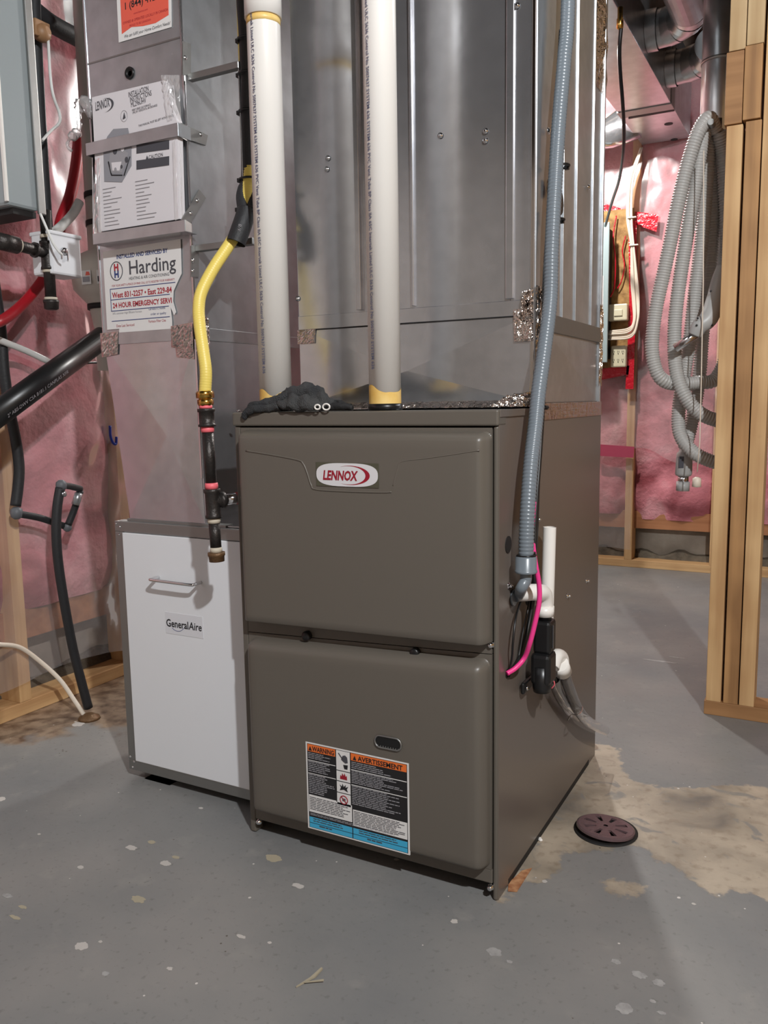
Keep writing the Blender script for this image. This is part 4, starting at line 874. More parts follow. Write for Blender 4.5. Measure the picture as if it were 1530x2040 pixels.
MB().cyl(te-dd.normalized()*.016, te-dd.normalized()*.004, .0122, 18).build('thread_tape', mat('red_dope', srgb(140, 40, 36), .5), GP)
# brass fitting + yellow flexible tube
CS = thing('flexible_gas_line', 'yellow jacketed flexible gas tube with brass end fitting', 'gas line', gp(zs[808]))
a = gp(zs[808]); c_ = gp(zs[785]); d = c_-a
MB().lathe(a, d, [(.0135, 0), (.0150, .15*.027), (.0150, .011), (.0125, .0118), (.0125, .0135), (.0168, .0142), (.0168, .024), (.0145, .027)], 6).build('brass_nut', 'brass', CS)
yp = [gp(zs[785])]+[V(p) for p in [(-0.5649,-0.0330,0.9146),(-0.5730,-0.0280,0.9518),(-0.5856,-0.0200,0.9989),(-0.5945,-0.0100,1.0353),(-0.5939,0.0000,1.0658),(-0.5845,0.0250,1.1095),(-0.5702,0.0550,1.1542),(-0.5601,0.0700,1.1816),(-0.5507,0.0850,1.2176),(-0.5496,0.0950,1.2519),(-0.5507,0.1000,1.3089)]]+[V((-0.5507-.003, .105, z)) for z in (1.35, 1.5, 1.7, 1.9, 2.34)]
P = resample(spline(yp, 14), .0016)
MB().tube(P, lambda i: .0112+(.0004 if i % 3 == 0 else 0), 16).build('yellow_tube', 'yellow', CS)
# split black foam insulation bundle
FI = thing('pipe_insulation', 'split black foam insulation with cable ties around the yellow gas tube', 'insulation', (-0.5439,0.0600,1.1569))
xb = -0.5555
fp = [V(p) for p in [(-0.5542,0.0580,1.1586),(-0.5461,0.0680,1.1908),(-0.5434,0.0820,1.2208)]]
MB().tube(spline(fp, 8), .0185, 18, False).build('foam_sleeve', 'foam', FI)
MB().tube(spline([p for p in fp], 8), .0150, 18, False).build('foam_bore', 'dark', FI)
MB().tube(spline([V(p) for p in [(-0.5481,0.0800,1.2173),(-0.5607,0.0920,1.2481),(-0.5609,0.0980,1.2652),(-0.5530,0.1000,1.2860),(-0.5496,0.1000,1.3822),(-0.5455,0.1000,1.5169),(-0.5483,0.1000,1.6061),(-0.5472,0.1000,1.6757),(-0.5445,0.1000,1.7783)]]+[(-0.5445, .10, 2.34)], 8), .0125, 14).build('foam_half', 'foam', FI)
MB().tube(spline([V(p) for p in [(-0.5328,0.0800,1.2118),(-0.5427,0.1000,1.2474),(-0.5458,0.1040,1.2719),(-0.5482,0.1080,1.3381),(-0.5463,0.1080,1.4295),(-0.5428,0.1080,1.5280),(-0.5403,0.1080,1.6073),(-0.5377,0.1080,1.7115)]]+[(-0.5377, .108, 2.34)], 8), .0105, 14).build('foam_half', 'foam', FI)
text('3/8', (-0.5360,0.0480,1.1753), .011, 'inkl', FI, rot=1.2)
for p in ((-0.5373,0.0950,1.5331), (-0.5391,0.0950,1.4720), (-0.5433,0.0980,1.4061), (-0.5480,0.0980,1.2830), (-0.5455,0.0850,1.2253)):
    c0 = V(p); MB().tube([c0+V((.0195*math.cos(2*PI*k/20)+.0, .0165*math.sin(2*PI*k/20), .0)) for k in range(21)], .0022, 6, False).box(c0+V((-.025, -.006, -.004)), c0+V((-.017, .004, .004)), .001).build('cable_tie', 'black', FI)

# ================================================================ GREY FLEXIBLE CONDUIT and wiring on the right side
CD = thing('flexible_conduit', 'grey ribbed flexible conduit running down the right side of the furnace', 'conduit', (0.0200,0.0696,0.5247))
_c = V((0.0220,0.2796,1.5462)); cpath = spline([(_c.x, _c.y+.03, 2.34), (_c.x, _c.y+.01, 1.9)]+[(0.0220,0.2796,1.5462),(0.0220,0.2595,1.4402),(0.0220,0.2308,1.3241),(0.0220,0.2112,1.2113),(0.0220,0.1973,1.1081),(0.0240,0.1849,1.0217),(0.0260,0.1469,0.9342),(0.0280,0.1122,0.8661),(0.0300,0.0887,0.8081),(0.0320,0.0629,0.7513),(0.0340,0.0429,0.6871),(0.0340,0.0362,0.6382),(0.0340,0.0345,0.5985)], 14)
ribbed('conduit_tube', cpath, .0128, 'conduit', CD, .0062, .0011, 18)
ca = V((0.0340,0.0345,0.6002)); cb = V((0.0340,0.0300,0.5708)); cb.x = ca.x; cb.y = ca.y; 
MB().lathe(cb, ca-cb, [(.0175, 0), (.0185, .001), (.0185, .0045), (.0175, .005), (.0175, .026), (.015, .028), (.0135, .029)], 26).build('connector_nut', 'conduit', CD)
e0 = cb; e2 = V((0.0000,0.0656,0.5192)); 
MB().tube(spline([e0+V((0, 0, .002)), e0+V((0, -.001, -.012)), e0+V((-.006, -.006, -.026)), e2+V((.010, .006, .006)), e2+V((.0035, 0, 0))], 8), .0095, 18).build('connector_elbow', 'conduit', CD)
MB().cyl(e2+V((.001, 0, 0)), e2+V((.005, 0, 0)), .0145, 20).build('locknut', 'conduit', CD)
for p, r0 in (((0.0220,0.2456,1.2599), .0145), ((0.0220,0.2190,1.1631), .0145), ((0.0280,0.1157,0.8384), .0145), ((0.0340,0.0345,0.5993), .0150)):
    c0 = V(p); MB().tube([c0+V((r0*math.cos(2*PI*k/20), r0*math.sin(2*PI*k/20)+.002, .001*math.cos(2*PI*k/20))) for k in range(21)], .0021, 6, False).box(c0+V((.002, .012, -.003)), c0+V((.010, .021, .004)), .001).build('cable_tie', 'black', CD)
BC = thing('black_cable', 'thin black cables following the grey conduit down to the furnace side', 'cable', (0.0200,0.1101,0.5114))
MB().tube(spline([(0.0120,0.2730,1.4965),(0.0120,0.2505,1.3729),(0.0120,0.2249,1.2575),(0.0120,0.2029,1.1268),(0.0120,0.1975,1.0237),(0.0120,0.1943,0.9368),(0.0140,0.1819,0.8490),(0.0160,0.1609,0.7617),(0.0180,0.1395,0.6930),(0.0200,0.1237,0.6333),(0.0220,0.1161,0.5816),(0.0160,0.1279,0.5071),(0.0120,0.1081,0.4480),(0.0080,0.0804,0.4099),(0.0030,0.0361,0.3903)], 10), .0040, 10).build('cable', 'black', BC)
MB().tube(spline([(0.0080,0.2199,1.1810),(0.0080,0.1976,1.0583),(0.0100,0.1862,0.9366),(0.0100,0.2005,0.8489),(0.0120,0.1713,0.7343),(0.0140,0.1538,0.6197),(0.0160,0.1400,0.5860),(0.0120,0.1287,0.5156),(0.0080,0.0983,0.4500),(0.0060,0.0732,0.4027),(0.0020,0.0339,0.3926)], 10), .0022, 8).build('cable', 'black', BC)
MB().tube(spline([(0.0040,0.1035,0.5113),(0.0120,0.0496,0.4892),(0.0140,0.0294,0.4513),(0.0100,0.0361,0.4229),(0.0040,0.0382,0.3951)], 10), .002, 8).build('cable', 'black', BC)
PC = thing('pink_thermostat_cable', 'bright pink thermostat cable looping into the furnace side', 'cable', (0.0040,0.0333,0.3922))
MB().tube(spline([(0.0260,0.1041,0.6797),(0.0280,0.0882,0.6388)], 6), .0022, 8).build('cable', 'pinkcable', PC)
MB().tube(spline([(0.0300,0.0828,0.6096),(0.0400,0.0579,0.5974),(0.0460,0.0505,0.5780),(0.0500,0.0549,0.5478),(0.0500,0.0557,0.5178),(0.0440,0.0537,0.4832),(0.0360,0.0523,0.4479),(0.0240,0.0598,0.4180),(0.0140,0.0451,0.4032),(0.0030,0.0311,0.3954)], 12), .0042, 12).build('cable_loop', 'pinkcable', PC)
# condensate trap assembly
TR = thing('condensate_trap', 'black plastic condensate trap on the right side of the furnace', 'drain trap', (0.0300,0.1175,0.3286))
t0 = V((0.0340,0.1322,0.4844)); 
def X_(px, py, x=.034): return None
tt, tb_ = V((0.0340,0.1411,0.4769)), V((0.0340,0.1106,0.3334)); ty = (tt.y+tb_.y)/2-.0
zt, zb = tt.z, tb_.z
MB().cyl((.034, ty+.012, zt-.012), (.034, ty+.012, zt+.010), .0125, 22).build('inlet_collar', 'black', TR)
MB().box((.018, ty-.006, zt-.070), (.050, ty+.032, zt-.010), .006).build('trap_body', 'black', TR)
MB().box((.016, ty-.014, zt-.125), (.052, ty+.030, zt-.068), .007).build('trap_body_lower', 'black', TR)
MB().box((.004, ty-.030, zt-.140), (.012, ty+.045, zt-.118), .004).build('mounting_flange', 'black', TR)
MB().lathe((.034, ty+.0, zb+.002), (0, 0, 1), [(.006, 0), (.015, .003), (.0165, .012), (.0165, .05)], 22).build('cleanout_cup', 'black', TR)
MB().box((.0505, ty+.006, zt-.060), (.052, ty+.009, zt-.018), .0005).build('raised_rib', mat('black_gloss', srgb(70, 72, 76), .2), TR)
MB().cyl((.034, ty+.022, zb+.040), (.034, ty+.050, zb+.024), .0135, 20).build('outlet_boss', 'black', TR)
MB().lathe((.013, ty-.022, zt-.129), (1, 0, 0), [(.004, 0), (.004, .002), (.002, .004)], 12).build('screw', 'chrome', TR)
MB().tube(spline([(.034, ty+.030, zb+.030), (.040, ty+.040, zb+.018), (.044, ty+.044, zb+.006), (.038, ty+.046, zb-.004)], 6), .0012, 6).build('spring_clip', 'pink', TR)
el = thing('drain_elbow', 'white drain elbow entering the black trap from above', 'pipe fitting', (.034, ty, zt))
ee = V((.0, 0.1483, 0.5029))
MB().tube(spline([(.002, ty-.038, zt+.045), (.014, ty-.034, zt+.046), (.028, ty-.018, zt+.045), (.034, ty+.004, zt+.038), (.034, ty+.012, zt+.020), (.034, ty+.012, zt-.002)], 8), .0145, 22).build('elbow', 'pvc', el)
MB().cyl((.034, ty+.012, zt-.003), (.034, ty+.012, zt+.014), .0168, 24).build('elbow_hub', 'pvc', el)
VP = thing('drain_vent_pipe', 'open-topped white standpipe beside the grey conduit on the furnace side', 'pipe', (0.0300,0.1683,0.3970))
v0, v1 = V((0.0280,0.1824,0.6254)), V((0.0280,0.1670,0.4533)); vy = v0.y
MB().tube([(.028, vy, v0.z), (.028, v1.y, v1.z-.06)], .0117, 26, False).build('pipe', 'pvc', VP)
MB().tube([(.028, vy, v0.z), (.028, vy, v0.z-.05)], .0098, 20, False).build('pipe_bore', 'pvc', VP)
lb = V((0.0410,0.1584,0.4366)); MB().box((.0405, lb.y-.009, lb.z-.029), (.0412, lb.y+.009, lb.z+.029), .0003).build('barcode_label', 'paper2', VP)
for k in range(7): MB().box((.0411, lb.y-.003, lb.z-.018+.005*k), (.0415, lb.y+.004, lb.z-.016+.005*k+.001*(k % 2))).build('barcode_bar', 'inkd', VP)
DT = thing('drain_tube', 'clear vinyl drain tube with white elbow running back along the furnace', 'tube', (0.0300,0.3820,0.1863))
q0 = V((0.0340,0.2247,0.3768)); q1 = V((0.0360,0.2522,0.3465))
MB().tube(spline([(0.0300,0.2004,0.3592), (0.0320,0.2186,0.3754), (0.0340,0.2448,0.3662), (0.0360,0.2454,0.3486)], 8), .0135, 20).build('elbow', 'pvc', DT)
MB().tube([(0.0360,0.2284,0.3595), (0.0360,0.2526,0.3365)], .0165, 22).build('elbow_hub', 'pvc', DT)
MB().tube(spline([(0.0360,0.2526,0.3365), (0.0350,0.3035,0.2829), (0.0320,0.3809,0.2142), (0.0300,0.4857,0.1488), (0.0300,0.6279,0.0788)], 10), .0115, 18, False).build('vinyl_tube', 'vinyl', DT)
MB().tube(spline([(0.0260,0.2274,0.3289), (0.0200,0.2756,0.2846), (0.0180,0.3480,0.2286), (0.0180,0.4262,0.1816)], 10), .0105, 18, False).build('vinyl_tube', 'vinyl', DT)
MB().tube(spline([(0.0030,0.4067,0.1782), (0.0160,0.3861,0.1999), (0.0460,0.3211,0.2279), (0.0480,0.3439,0.2266), (0.0440,0.3664,0.2288)], 8), .0013, 8).build('tube_clip', 'chrome', DT)

# ================================================================ FLOOR DRAIN
DR = thing('floor_drain_cover', 'dark round slotted drain cover tilted in the bare concrete patch', 'drain', (.108, .315, 0))
MB().lathe((.108, .315, .0004), (0, 0, 1), [(.062, 0), (.062, .0012), (.054, .0014)], 36).build('drain_hole', 'dark', DR)
tilt = Matrix.Translation((.108, .315, .011)) @ Matrix.Rotation(math.radians(6), 4, V((-.5, -.85, 0)).cross(V((0, 0, 1)))) @ Matrix.Rotation(math.radians(12), 4, 'Z')
na = 96; rs = [.0045, .012, .020, .044, .053, .0565]; vs = []; fs = []
for z in (0, -.004):
    for r in rs:
        for k in range(na): vs.append(tilt @ V((r*math.cos(2*PI*k/na), r*math.sin(2*PI*k/na), z-(.002 if r > .055 else 0))))
def idx(l, j, k): return l*len(rs)*na+j*na+k % na
def solid(j, k):
    if not 0 <= j < len(rs)-1: return False
    if j in (1, 2):
        ph = (k % 12); s0 = 4 if j == 2 else 4
        if 4 <= ph < 8 and j == 2: return False
    return True
for j in range(len(rs)-1):
    for k in range(na):
        if not solid(j, k): continue
        fs.append((idx(0, j, k), idx(0, j, k+1), idx(0, j+1, k+1), idx(0, j+1, k))); fs.append((idx(1, j, k), idx(1, j+1, k), idx(1, j+1, k+1), idx(1, j, k+1)))
        for (jj, kk, e) in ((j, k-1, (k, k, j, j+1)), (j, k+1, (k+1, k+1, j, j+1))):
            if not solid(jj, kk): fs.append((idx(0, j, e[0]), idx(0, j+1, e[0]), idx(1, j+1, e[0]), idx(1, j, e[0])))
        if not solid(j-1, k) and j > 0: fs.append((idx(0, j, k), idx(0, j, k+1), idx(1, j, k+1), idx(1, j, k)))
        if not solid(j+1, k): fs.append((idx(0, j+1, k), idx(0, j+1, k+1), idx(1, j+1, k+1), idx(1, j+1, k)))
MB().add(vs, fs).build('slotted_plate', 'purple', DR)

# ================================================================ RIGHT PARTITION (stud pack)
w2 = struct('wall_partition')
YP = 1.05
def stud(x0, z0, z1, m='studz', y0=YP, dy=.089, name='stud', w_=.0375): return MB().box((x0, y0, z0), (x0+w_, y0+dy, z1), .0015).build(name, m, w2)
MB().box((.1965, YP-.001, 0), (2.6, YP+.089, .038), .0015).build('bottom_plate', 'blockw', w2)
SX = .2005
stud(SX, .038, 1.513, 'studz'); stud(SX+.0435, .038, 1.517, 'studd', w_=.036); stud(SX+.0825, .038, 2.36, 'studz', w_=.0365)
stud(SX-.0055, 1.515, 1.683, 'blockw', YP-.004, .092, 'spacer_block', .0400); stud(SX+.036, 1.520, 1.690, 'studd', YP-.004, .092, 'spacer_block', .0400)
stud(SX-.001, 1.686, 2.36, 'studl', w_=.0375); stud(SX+.0385, 1.692, 2.36, 'studl', w_=.0385)
for k in range(1, 6): stud(SX+.0825+.4064*k, .038, 2.36)
MB().box((.95, YP+.090, .0), (2.55, YP+.102, 2.3)).build('drywall_sheet', 'paper2', w2)

# ================================================================ CENTRAL VACUUM HOSE
VH = thing('central_vacuum_hose', 'coiled light grey ribbed vacuum hose hanging beside the stud post', 'hose', (0.1118,1.2500,0.6966))
LP = [
[(0.1557,1.2000,1.5473),(0.1423,1.1700,1.5741),(0.1213,1.1500,1.5397),(0.0985,1.1500,1.4703),(0.0761,1.1500,1.3713),(0.0585,1.1500,1.2695),(0.0426,1.1500,1.1855),(0.0241,1.1500,1.0867),(0.0172,1.1500,0.9923),(0.0282,1.1500,0.9304),(0.0487,1.1600,0.8984),(0.0814,1.1900,0.8883),(0.1300,1.2200,0.8916),(0.1732,1.2400,0.9004),(0.1993,1.2500,0.9753),(0.1996,1.2500,1.1108),(0.1873,1.2500,1.3115),(0.1759,1.2300,1.4778),(0.1644,1.2000,1.5459)],
[(0.1557,1.2000,1.5473),(0.1352,1.1900,1.5631),(0.1236,1.1800,1.4991),(0.1116,1.1800,1.3985),(0.0969,1.1800,1.2964),(0.0801,1.1800,1.1660),(0.0705,1.1800,1.0457),(0.0779,1.1700,0.9361),(0.0999,1.1600,0.8672),(0.1326,1.1700,0.8188),(0.1763,1.1900,0.7907),(0.2114,1.2200,0.7966),(0.2184,1.2600,0.9202),(0.2053,1.2700,1.1797),(0.1864,1.2600,1.3791),(0.1713,1.2400,1.5066)],
[(0.1713,1.2400,1.5066),(0.1531,1.2200,1.5530),(0.1379,1.2200,1.5196),(0.1341,1.2200,1.4038),(0.1282,1.2200,1.2733),(0.1146,1.2200,1.1274),(0.1053,1.2200,1.0055),(0.0899,1.2200,0.8954),(0.0832,1.2100,0.8116),(0.0892,1.2000,0.7529),(0.1160,1.1900,0.7115),(0.1539,1.1900,0.6841),(0.2040,1.2100,0.6725),(0.2303,1.2500,0.7262),(0.2238,1.2900,0.9761),(0.2059,1.2900,1.2494),(0.1831,1.2600,1.4709)],
[(0.1831,1.2600,1.4709),(0.1586,1.2500,1.5497),(0.1498,1.2600,1.4756),(0.1501,1.2600,1.3173),(0.1447,1.2600,1.1700),(0.1333,1.2600,1.0340),(0.1290,1.2600,0.9230),(0.1209,1.2600,0.8387),(0.1110,1.2500,0.7680),(0.0981,1.2400,0.7027)]
]
for i, lp_ in enumerate(LP):
    ribbed('hose_length', spline(lp_, 12), .0195, 'hose', VH, .0072, .0030, 14)
c0 = V((0.0983,1.2400,0.6970)); dn = V((-.02, 0, -1)).normalized()
MB().lathe(c0, dn, [(.014, -.02), (.016, 0), (.0215, .004), (.0225, .02), (.0235, .062), (.021, .068), (.0155, .070)], 24).build('hose_cuff', 'greyp', VH)
MB().cyl(c0+dn*.066, c0+dn*.095, .0150, 22).build('cuff_tube', 'chrome', VH); MB().cyl(c0+dn*.086, c0+dn*.112, .0185, 22).build('cuff_end', 'greyp', VH)
MB().box(c0+V((-.012, -.024, -.045)), c0+V((.002, -.021, -.012)), .001).build('cuff_window', 'ink', VH)
MB().cyl((0.0832,1.1200,0.9825), (0.1419,1.1200,1.0218), .0115, 18).build('wand_tube', 'chrome', VH)
MB().tube(spline([(0.1321,1.1200,1.0145),(0.1439,1.1200,1.0374),(0.1645,1.1300,1.0578),(0.1755,1.1500,1.1030),(0.1825,1.1600,1.1554),(0.1899,1.1700,1.1948)], 8), lambda i: .018+.006*math.sin(i*.09), 16).build('handle', 'greyp', VH)
for p in ((0.1415,1.0960,1.0565), (0.1396,1.0960,1.0386), (0.1763,1.1100,1.0375), (0.1684,1.1200,1.1263)):
    MB().lathe(p, (0, -1, 0), [(.0028, 0), (.0028, .001), (.001, .0012)], 10).build('handle_screw', 'black', VH)
tag(MB().tube([(0.1435,1.0900,1.4741), (0.1529,1.0900,1.1497), (0.1563,1.0900,0.8920), (0.1577,1.0900,0.7337), (0.1540,1.0900,0.6532)], .0016, 6).lathe((0.1536,1.0900,0.6236), (0, 0, 1), [(.004, -.012), (.012, -.010), (.011, .012), (.004, .016)], 12).build('pull_cord', 'wire'), 'thin pale cord with small weight hanging in front of the vacuum hose', 'cord')
tag(MB().tube([(0.1517-.0, 1.05+.09, 1.5683-.012), (0.1517-.0, 1.30, 1.5683-.014)], .008, 10).tube([(0.1517, 1.30, 1.5683-.014), (0.1517, 1.30, 1.5683+.04)], .008, 10).build('hose_hook', 'galvd'), 'steel hook on the stud post holding the vacuum hose', 'hook')

# ================================================================ OVERHEAD DUCTS
TD = thing('trunk_duct', 'rectangular galvanised branch duct overhead between plenum and back wall', 'duct', (-.28, 2.0, 2.03))
MB().box((-.385, .70, 2.03), (-.172, 2.42, 2.35), .002).build('duct_section', 'galv2', TD)
MB().box((-.388, 2.42, 2.026), (-.169, 2.50, 2.35), .002).build('slip_cleat', 'galvd', TD)
b = MB(); wall4(b, [(-.385, 2.50, 2.03), (-.172, 2.50, 2.03), (-.172, 2.50, 2.35), (-.385, 2.50, 2.35)], [(-.385, 2.935, 2.03), (-.172, 2.935, 2.03), (-.172, 2.935, 2.35), (-.385, 2.935, 2.35)]); b.build('duct_end', 'galv2', TD)
disc((-0.2243,2.6855,2.0295), (0, 0, -1), .018, 'dark', 'damper_hole', TD, .001, 1.0)
disc((-0.2404,2.9284,2.0295), (0, 0, -1), .016, 'dark', 'damper_hole', TD, .001, 1.0)
MB().prism([(-0.3595,2.5153,2.0280), (-0.1718,2.5144,2.0280), (-0.1705,2.4944,2.0280), (-0.3540,2.4894,2.0280)], (0, 0, -.003)).build('seam', 'dark', TD)
BD = thing('round_branch_duct', 'short bright round duct end behind the plenum near the back wall', 'duct', (-.62, 2.75, 2.0))
MB().tube([(-1.1, 2.78, 2.06), (-.80, 2.78, 2.06), (-.52, 2.78, 2.06)], .065, 28).build('pipe', 'galv2', BD)
MB().tube([(-.54, 2.78, 2.06), (-.50, 2.78, 2.06), (-.39, 2.78, 2.10)], lambda i: (.068, .068, .085)[i], 28).build('collar', 'galv', BD)
def takeoff(lab, yk, z, R, r, run):
    t = thing('gored_duct_elbow', lab, 'duct', (-.10, yk-.1, z-r)); n = 5
    MB().cyl((-.171, yk, z), (-.135, yk, z), r+.006, 30, False).build('collar', 'galv2', t)
    c = V((-.135, yk-R, z)); pts = [c+V((R*math.sin(math.radians(90*k/n)), R*math.cos(math.radians(90*k/n)), 0)) for k in range(n+1)]
    for k in range(n):
        A, B = pts[k], pts[k+1]; d = (B-A)*.03
        MB().tube([A-d, B+d], r+.0018*(k % 2), 28, False).build('gore', 'galv2', t)
    MB().tube([pts[-1], pts[-1]+V((0, -run, 0))], r, 28).build('straight_run', 'galv2', t)
takeoff('nearer gored duct elbow branching off the trunk duct under the joists', 1.93, 2.125, .12, .062, .9)
takeoff('farther gored duct elbow branching off the trunk duct behind the round riser', 2.32, 2.125, .15, .062, .02)
rx_, ry_ = 0.1184, 1.55
RD = thing('round_riser_duct', 'vertical round steel duct pipe behind the vacuum hose', 'duct', (rx_, ry_, 1.2))
MB().cyl((rx_, ry_, 1.20), (rx_, ry_, 2.36), .052, 36).build('pipe', 'galv2', RD)
MB().cyl((rx_, ry_, 1.8382), (rx_, ry_, 1.8468), .0545, 36).build('bead', 'galvd', RD)

# ================================================================ ELECTRICAL on the back wall
OB = tag(MB().box((-1.15, YB-.045, 0.9689), (-0.4111, YB-.033, 1.7460), .001).build('backing_board', 'osb'), 'rough strand board mounting panel on the back wall behind the breaker box', 'board')
EP = thing('electrical_panel', 'grey electrical breaker panel on the strand board, mostly behind the plenum', 'electrical panel', (-.62, 2.85, 1.05))
ex = -0.4990; ez0, ez1 = 1.0214, 1.6701
MB().box((-.93, 2.815, ez0+.02), (ex-.012, YB-.046, ez1-.02), .002).build('panel_box', 'dark', EP)
MB().box((-.95, 2.80, ez0), (ex, 2.814, ez1), .003).build('panel_cover', 'panel', EP)
MB().box((ex-.06, 2.797, 1.2507), (ex-.022, 2.7995, 1.4254)).build('circuit_label', 'paper2', EP)
SW = thing('low_voltage_box', 'beige plastic low voltage box with white wires right of the breaker panel', 'electrical box', (-0.4729,2.9200,1.2215))
a, c_ = V((-0.5215,2.9000,1.2205)), V((-0.4249,2.9000,1.2998))
MB().box((a.x, 2.875, a.z), (c_.x, YB-.046, c_.z), .006).build('box', 'beige', SW)
MB().box((a.x+.035, 2.870, a.z+.022), (a.x+.075, 2.876, a.z+.052), .002).build('raised_cover', 'beige', SW)
OT = thing('outlet_block', 'beige six-outlet plug block below the low voltage box', 'outlet', (-0.4633,2.9200,0.9921))
a, c_ = V((-0.5002,2.9000,1.0001)), V((-0.4276,2.9000,1.1031))
MB().box((a.x, 2.88, a.z), (c_.x, YB-.046, c_.z), .006).build('block', 'beige', OT)
for i in range(3):
    for j in range(2):
        cx = a.x+(c_.x-a.x)*(.2+.3*i); cz = a.z+(c_.z-a.z)*(.3+.38*j)
        MB().box((cx-.004, 2.878, cz), (cx-.0025, 2.8795, cz+.008)).box((cx+.0025, 2.878, cz), (cx+.004, 2.8795, cz+.008)).cyl((cx, 2.878, cz-.006), (cx, 2.8795, cz-.006), .0022, 8).build('socket', 'dark', OT)
for n_, (pp, lb) in enumerate([
   ([(-0.5787,2.9320,1.7888),(-0.5302,2.9320,1.7759),(-0.4461,2.9320,1.7380),(-0.3017,2.9320,1.7049),(-0.3087,2.9320,1.6258),(-0.4165,2.9320,1.6744),(-0.5047,2.9320,1.6983),(-0.5776,2.9320,1.7301)], 'red sheathing tape strip above the strand board'),
   ([(-0.4369,2.9160,1.6878),(-0.3994,2.9160,1.6836),(-0.3885,2.9160,1.2162),(-0.4217,2.9160,1.2182)], 'red sheathing tape strip along the upper right edge of the strand board'),
   ([(-0.4265,2.9160,1.2184),(-0.3932,2.9160,1.2165),(-0.3952,2.9160,0.8933),(-0.4337,2.9160,0.8941),(-0.4281,2.9160,1.0752)], 'red sheathing tape strip hanging off the lower right edge of the strand board'),
   ([(-0.5679,2.9160,0.9955),(-0.4170,2.9160,1.0074),(-0.4208,2.9160,0.9641),(-0.5668,2.9160,0.9389)], 'red sheathing tape strip along the bottom of the strand board'),
   ([(-0.5651,2.9320,0.6222),(-0.3872,2.9320,0.6116),(-0.3908,2.9320,0.5571),(-0.5641,2.9320,0.5641)], 'faint red tape strip on the vapour film low on the back wall')]):
    b = MB(); b.prism(pp, (0, -.0012, 0)); tag(b.build('sheathing_tape', 'redtape' if n_ < 4 else mat('faded_tape', srgb(176, 70, 96), .4)), lb, 'tape', 'red tape on the back wall')
WB = thing('cable_bundle', 'bundle of white electrical cables running down the back wall', 'cable', (-0.4015,2.9000,1.3100))
for k in range(6):
    o_ = (k-2.5)*3.0; ck = .004*(k % 3)
    pts = [(-0.3809+o_*.0006, 2.90-ck, 2.0062)]+[(-0.4214+o_*.0013, 2.89-ck, 1.8636), (-0.4271+o_*.0016, 2.89-ck, 1.7050), (-0.4100+o_*.0010, 2.89-ck, 1.5654), (-0.3969+o_*.0020, 2.89-ck, 1.4021), (-0.3877+o_*.0020, 2.89-ck, 1.3081), (-0.3814+o_*.0016, 2.87-ck*2, 1.2123), (-0.4184+.004*k, 2.86-ck, 1.1785-.008*k), (-0.5064, 2.86-ck, 1.1715-.008*k)]
    MB().tube(spline(pts, 8), .0042, 7).build('cable', 'wire', WB)
for p in ((-0.4144,2.8750,1.6940), (-0.4023,2.8750,1.5669)):
    MB().box(V(p)+V((-.02, -.004, -.003)), V(p)+V((.022, .012, .003)), .001).build('cable_tie', 'wire', WB)
tag(MB().tube(spline([(-0.4906,2.9000,1.7142),(-0.5006,2.8900,1.6210),(-0.4864,2.8800,1.5017),(-0.4888,2.8800,1.3849),(-0.5046,2.8700,1.3332)], 8), .0035, 7).tube(spline([(-0.4460,2.9000,1.6168),(-0.4587,2.9000,1.5485),(-0.4477,2.9000,1.4776),(-0.4605,2.9000,1.4084),(-0.4788,2.9000,1.3745)], 8), .003, 7).build('red_wire', 'redtape'), 'thin red wires on the strand board right of the breaker panel', 'wire')
tag(MB().tube(spline([(-0.1416,1.4000,1.9527),(-0.1505,1.4200,1.8859),(-0.1598,1.4800,1.8357),(-0.1702,1.5600,1.7879),(-0.1949,1.7000,1.7380),(-0.2301,1.8500,1.6990),(-0.2994,2.1000,1.6773),(-0.3933,2.4000,1.6736),(-0.4985,2.7200,1.6381)], 10), .006, 10).build('dark_cable', 'black'), 'dark grey cable dropping past the overhead duct toward the breaker panel', 'cable')
tag(MB().lathe((-0.1457,1.4000,1.9369), (0, 0, 1), [(.006, 0), (.010, .003), (.010, .028), (.008, .03), (.008, .06)], 14).build('brass_fitting', 'brass'), 'brass fitting at the top of the dark cable by the plenum', 'fitting')

# ================================================================ LEFT WALL EQUIPMENT
HC = thing('wall_cabinet', 'grey metal equipment cabinet hanging high on the left wall', 'cabinet', (-1.35, .15, 1.32))
MB().box((-1.50, .105, 1.322), (-1.25, .192, 2.2), .008).build('housing', 'cab', HC)
MB().box((-1.252, .186, 1.316), (-1.244, .208, 2.2), .003).build('edge_trim', 'galvd', HC)
MB().box((-1.256, .100, 1.33), (-1.247, .1065, 2.2), .001).build('corner_glint', 'pvc', HC)  # white strip painted in as the bright reflection on the corner bevel
MB().box((-1.47, .125, 1.308), (-1.26, .19, 1.322)).build('bottom_pan', 'dark', HC)
IG = thing('iron_gas_pipe', 'black iron pipe with tee and drip cap below the wall cabinet', 'gas pipe', (-1.2700,0.2167,1.0969))
xx, yv = -1.27, 0.2256
zz = [1.3039, 1.2640, 1.1922, 1.1250, 1.1180, 1.0945]
MB().cyl((xx, yv, zz[3]), (xx, yv, 1.335), .0135, 18).build('riser', 'iron', IG)
MB().lathe((xx, yv, zz[2]), (0, 0, 1), [(.0185, 0), (.0185, .005), (.0165, .009), (.0165, .06), (.0185, .062), (.0185, .068)], 20).build('tee', 'iron', IG)
MB().cyl((xx, yv, zz[2]-.007), (xx, yv, zz[2]), .0155, 18).build('pipe_dope', 'dope', IG); MB().cyl((xx, yv, zz[4]), (xx, yv, zz[4]+.007), .0155, 18).build('pipe_dope', 'dope', IG)
MB().cyl((xx, yv, zz[1]+.004), (xx, yv, zz[1]+.012), .0155, 18).build('pipe_dope', 'dope', IG)
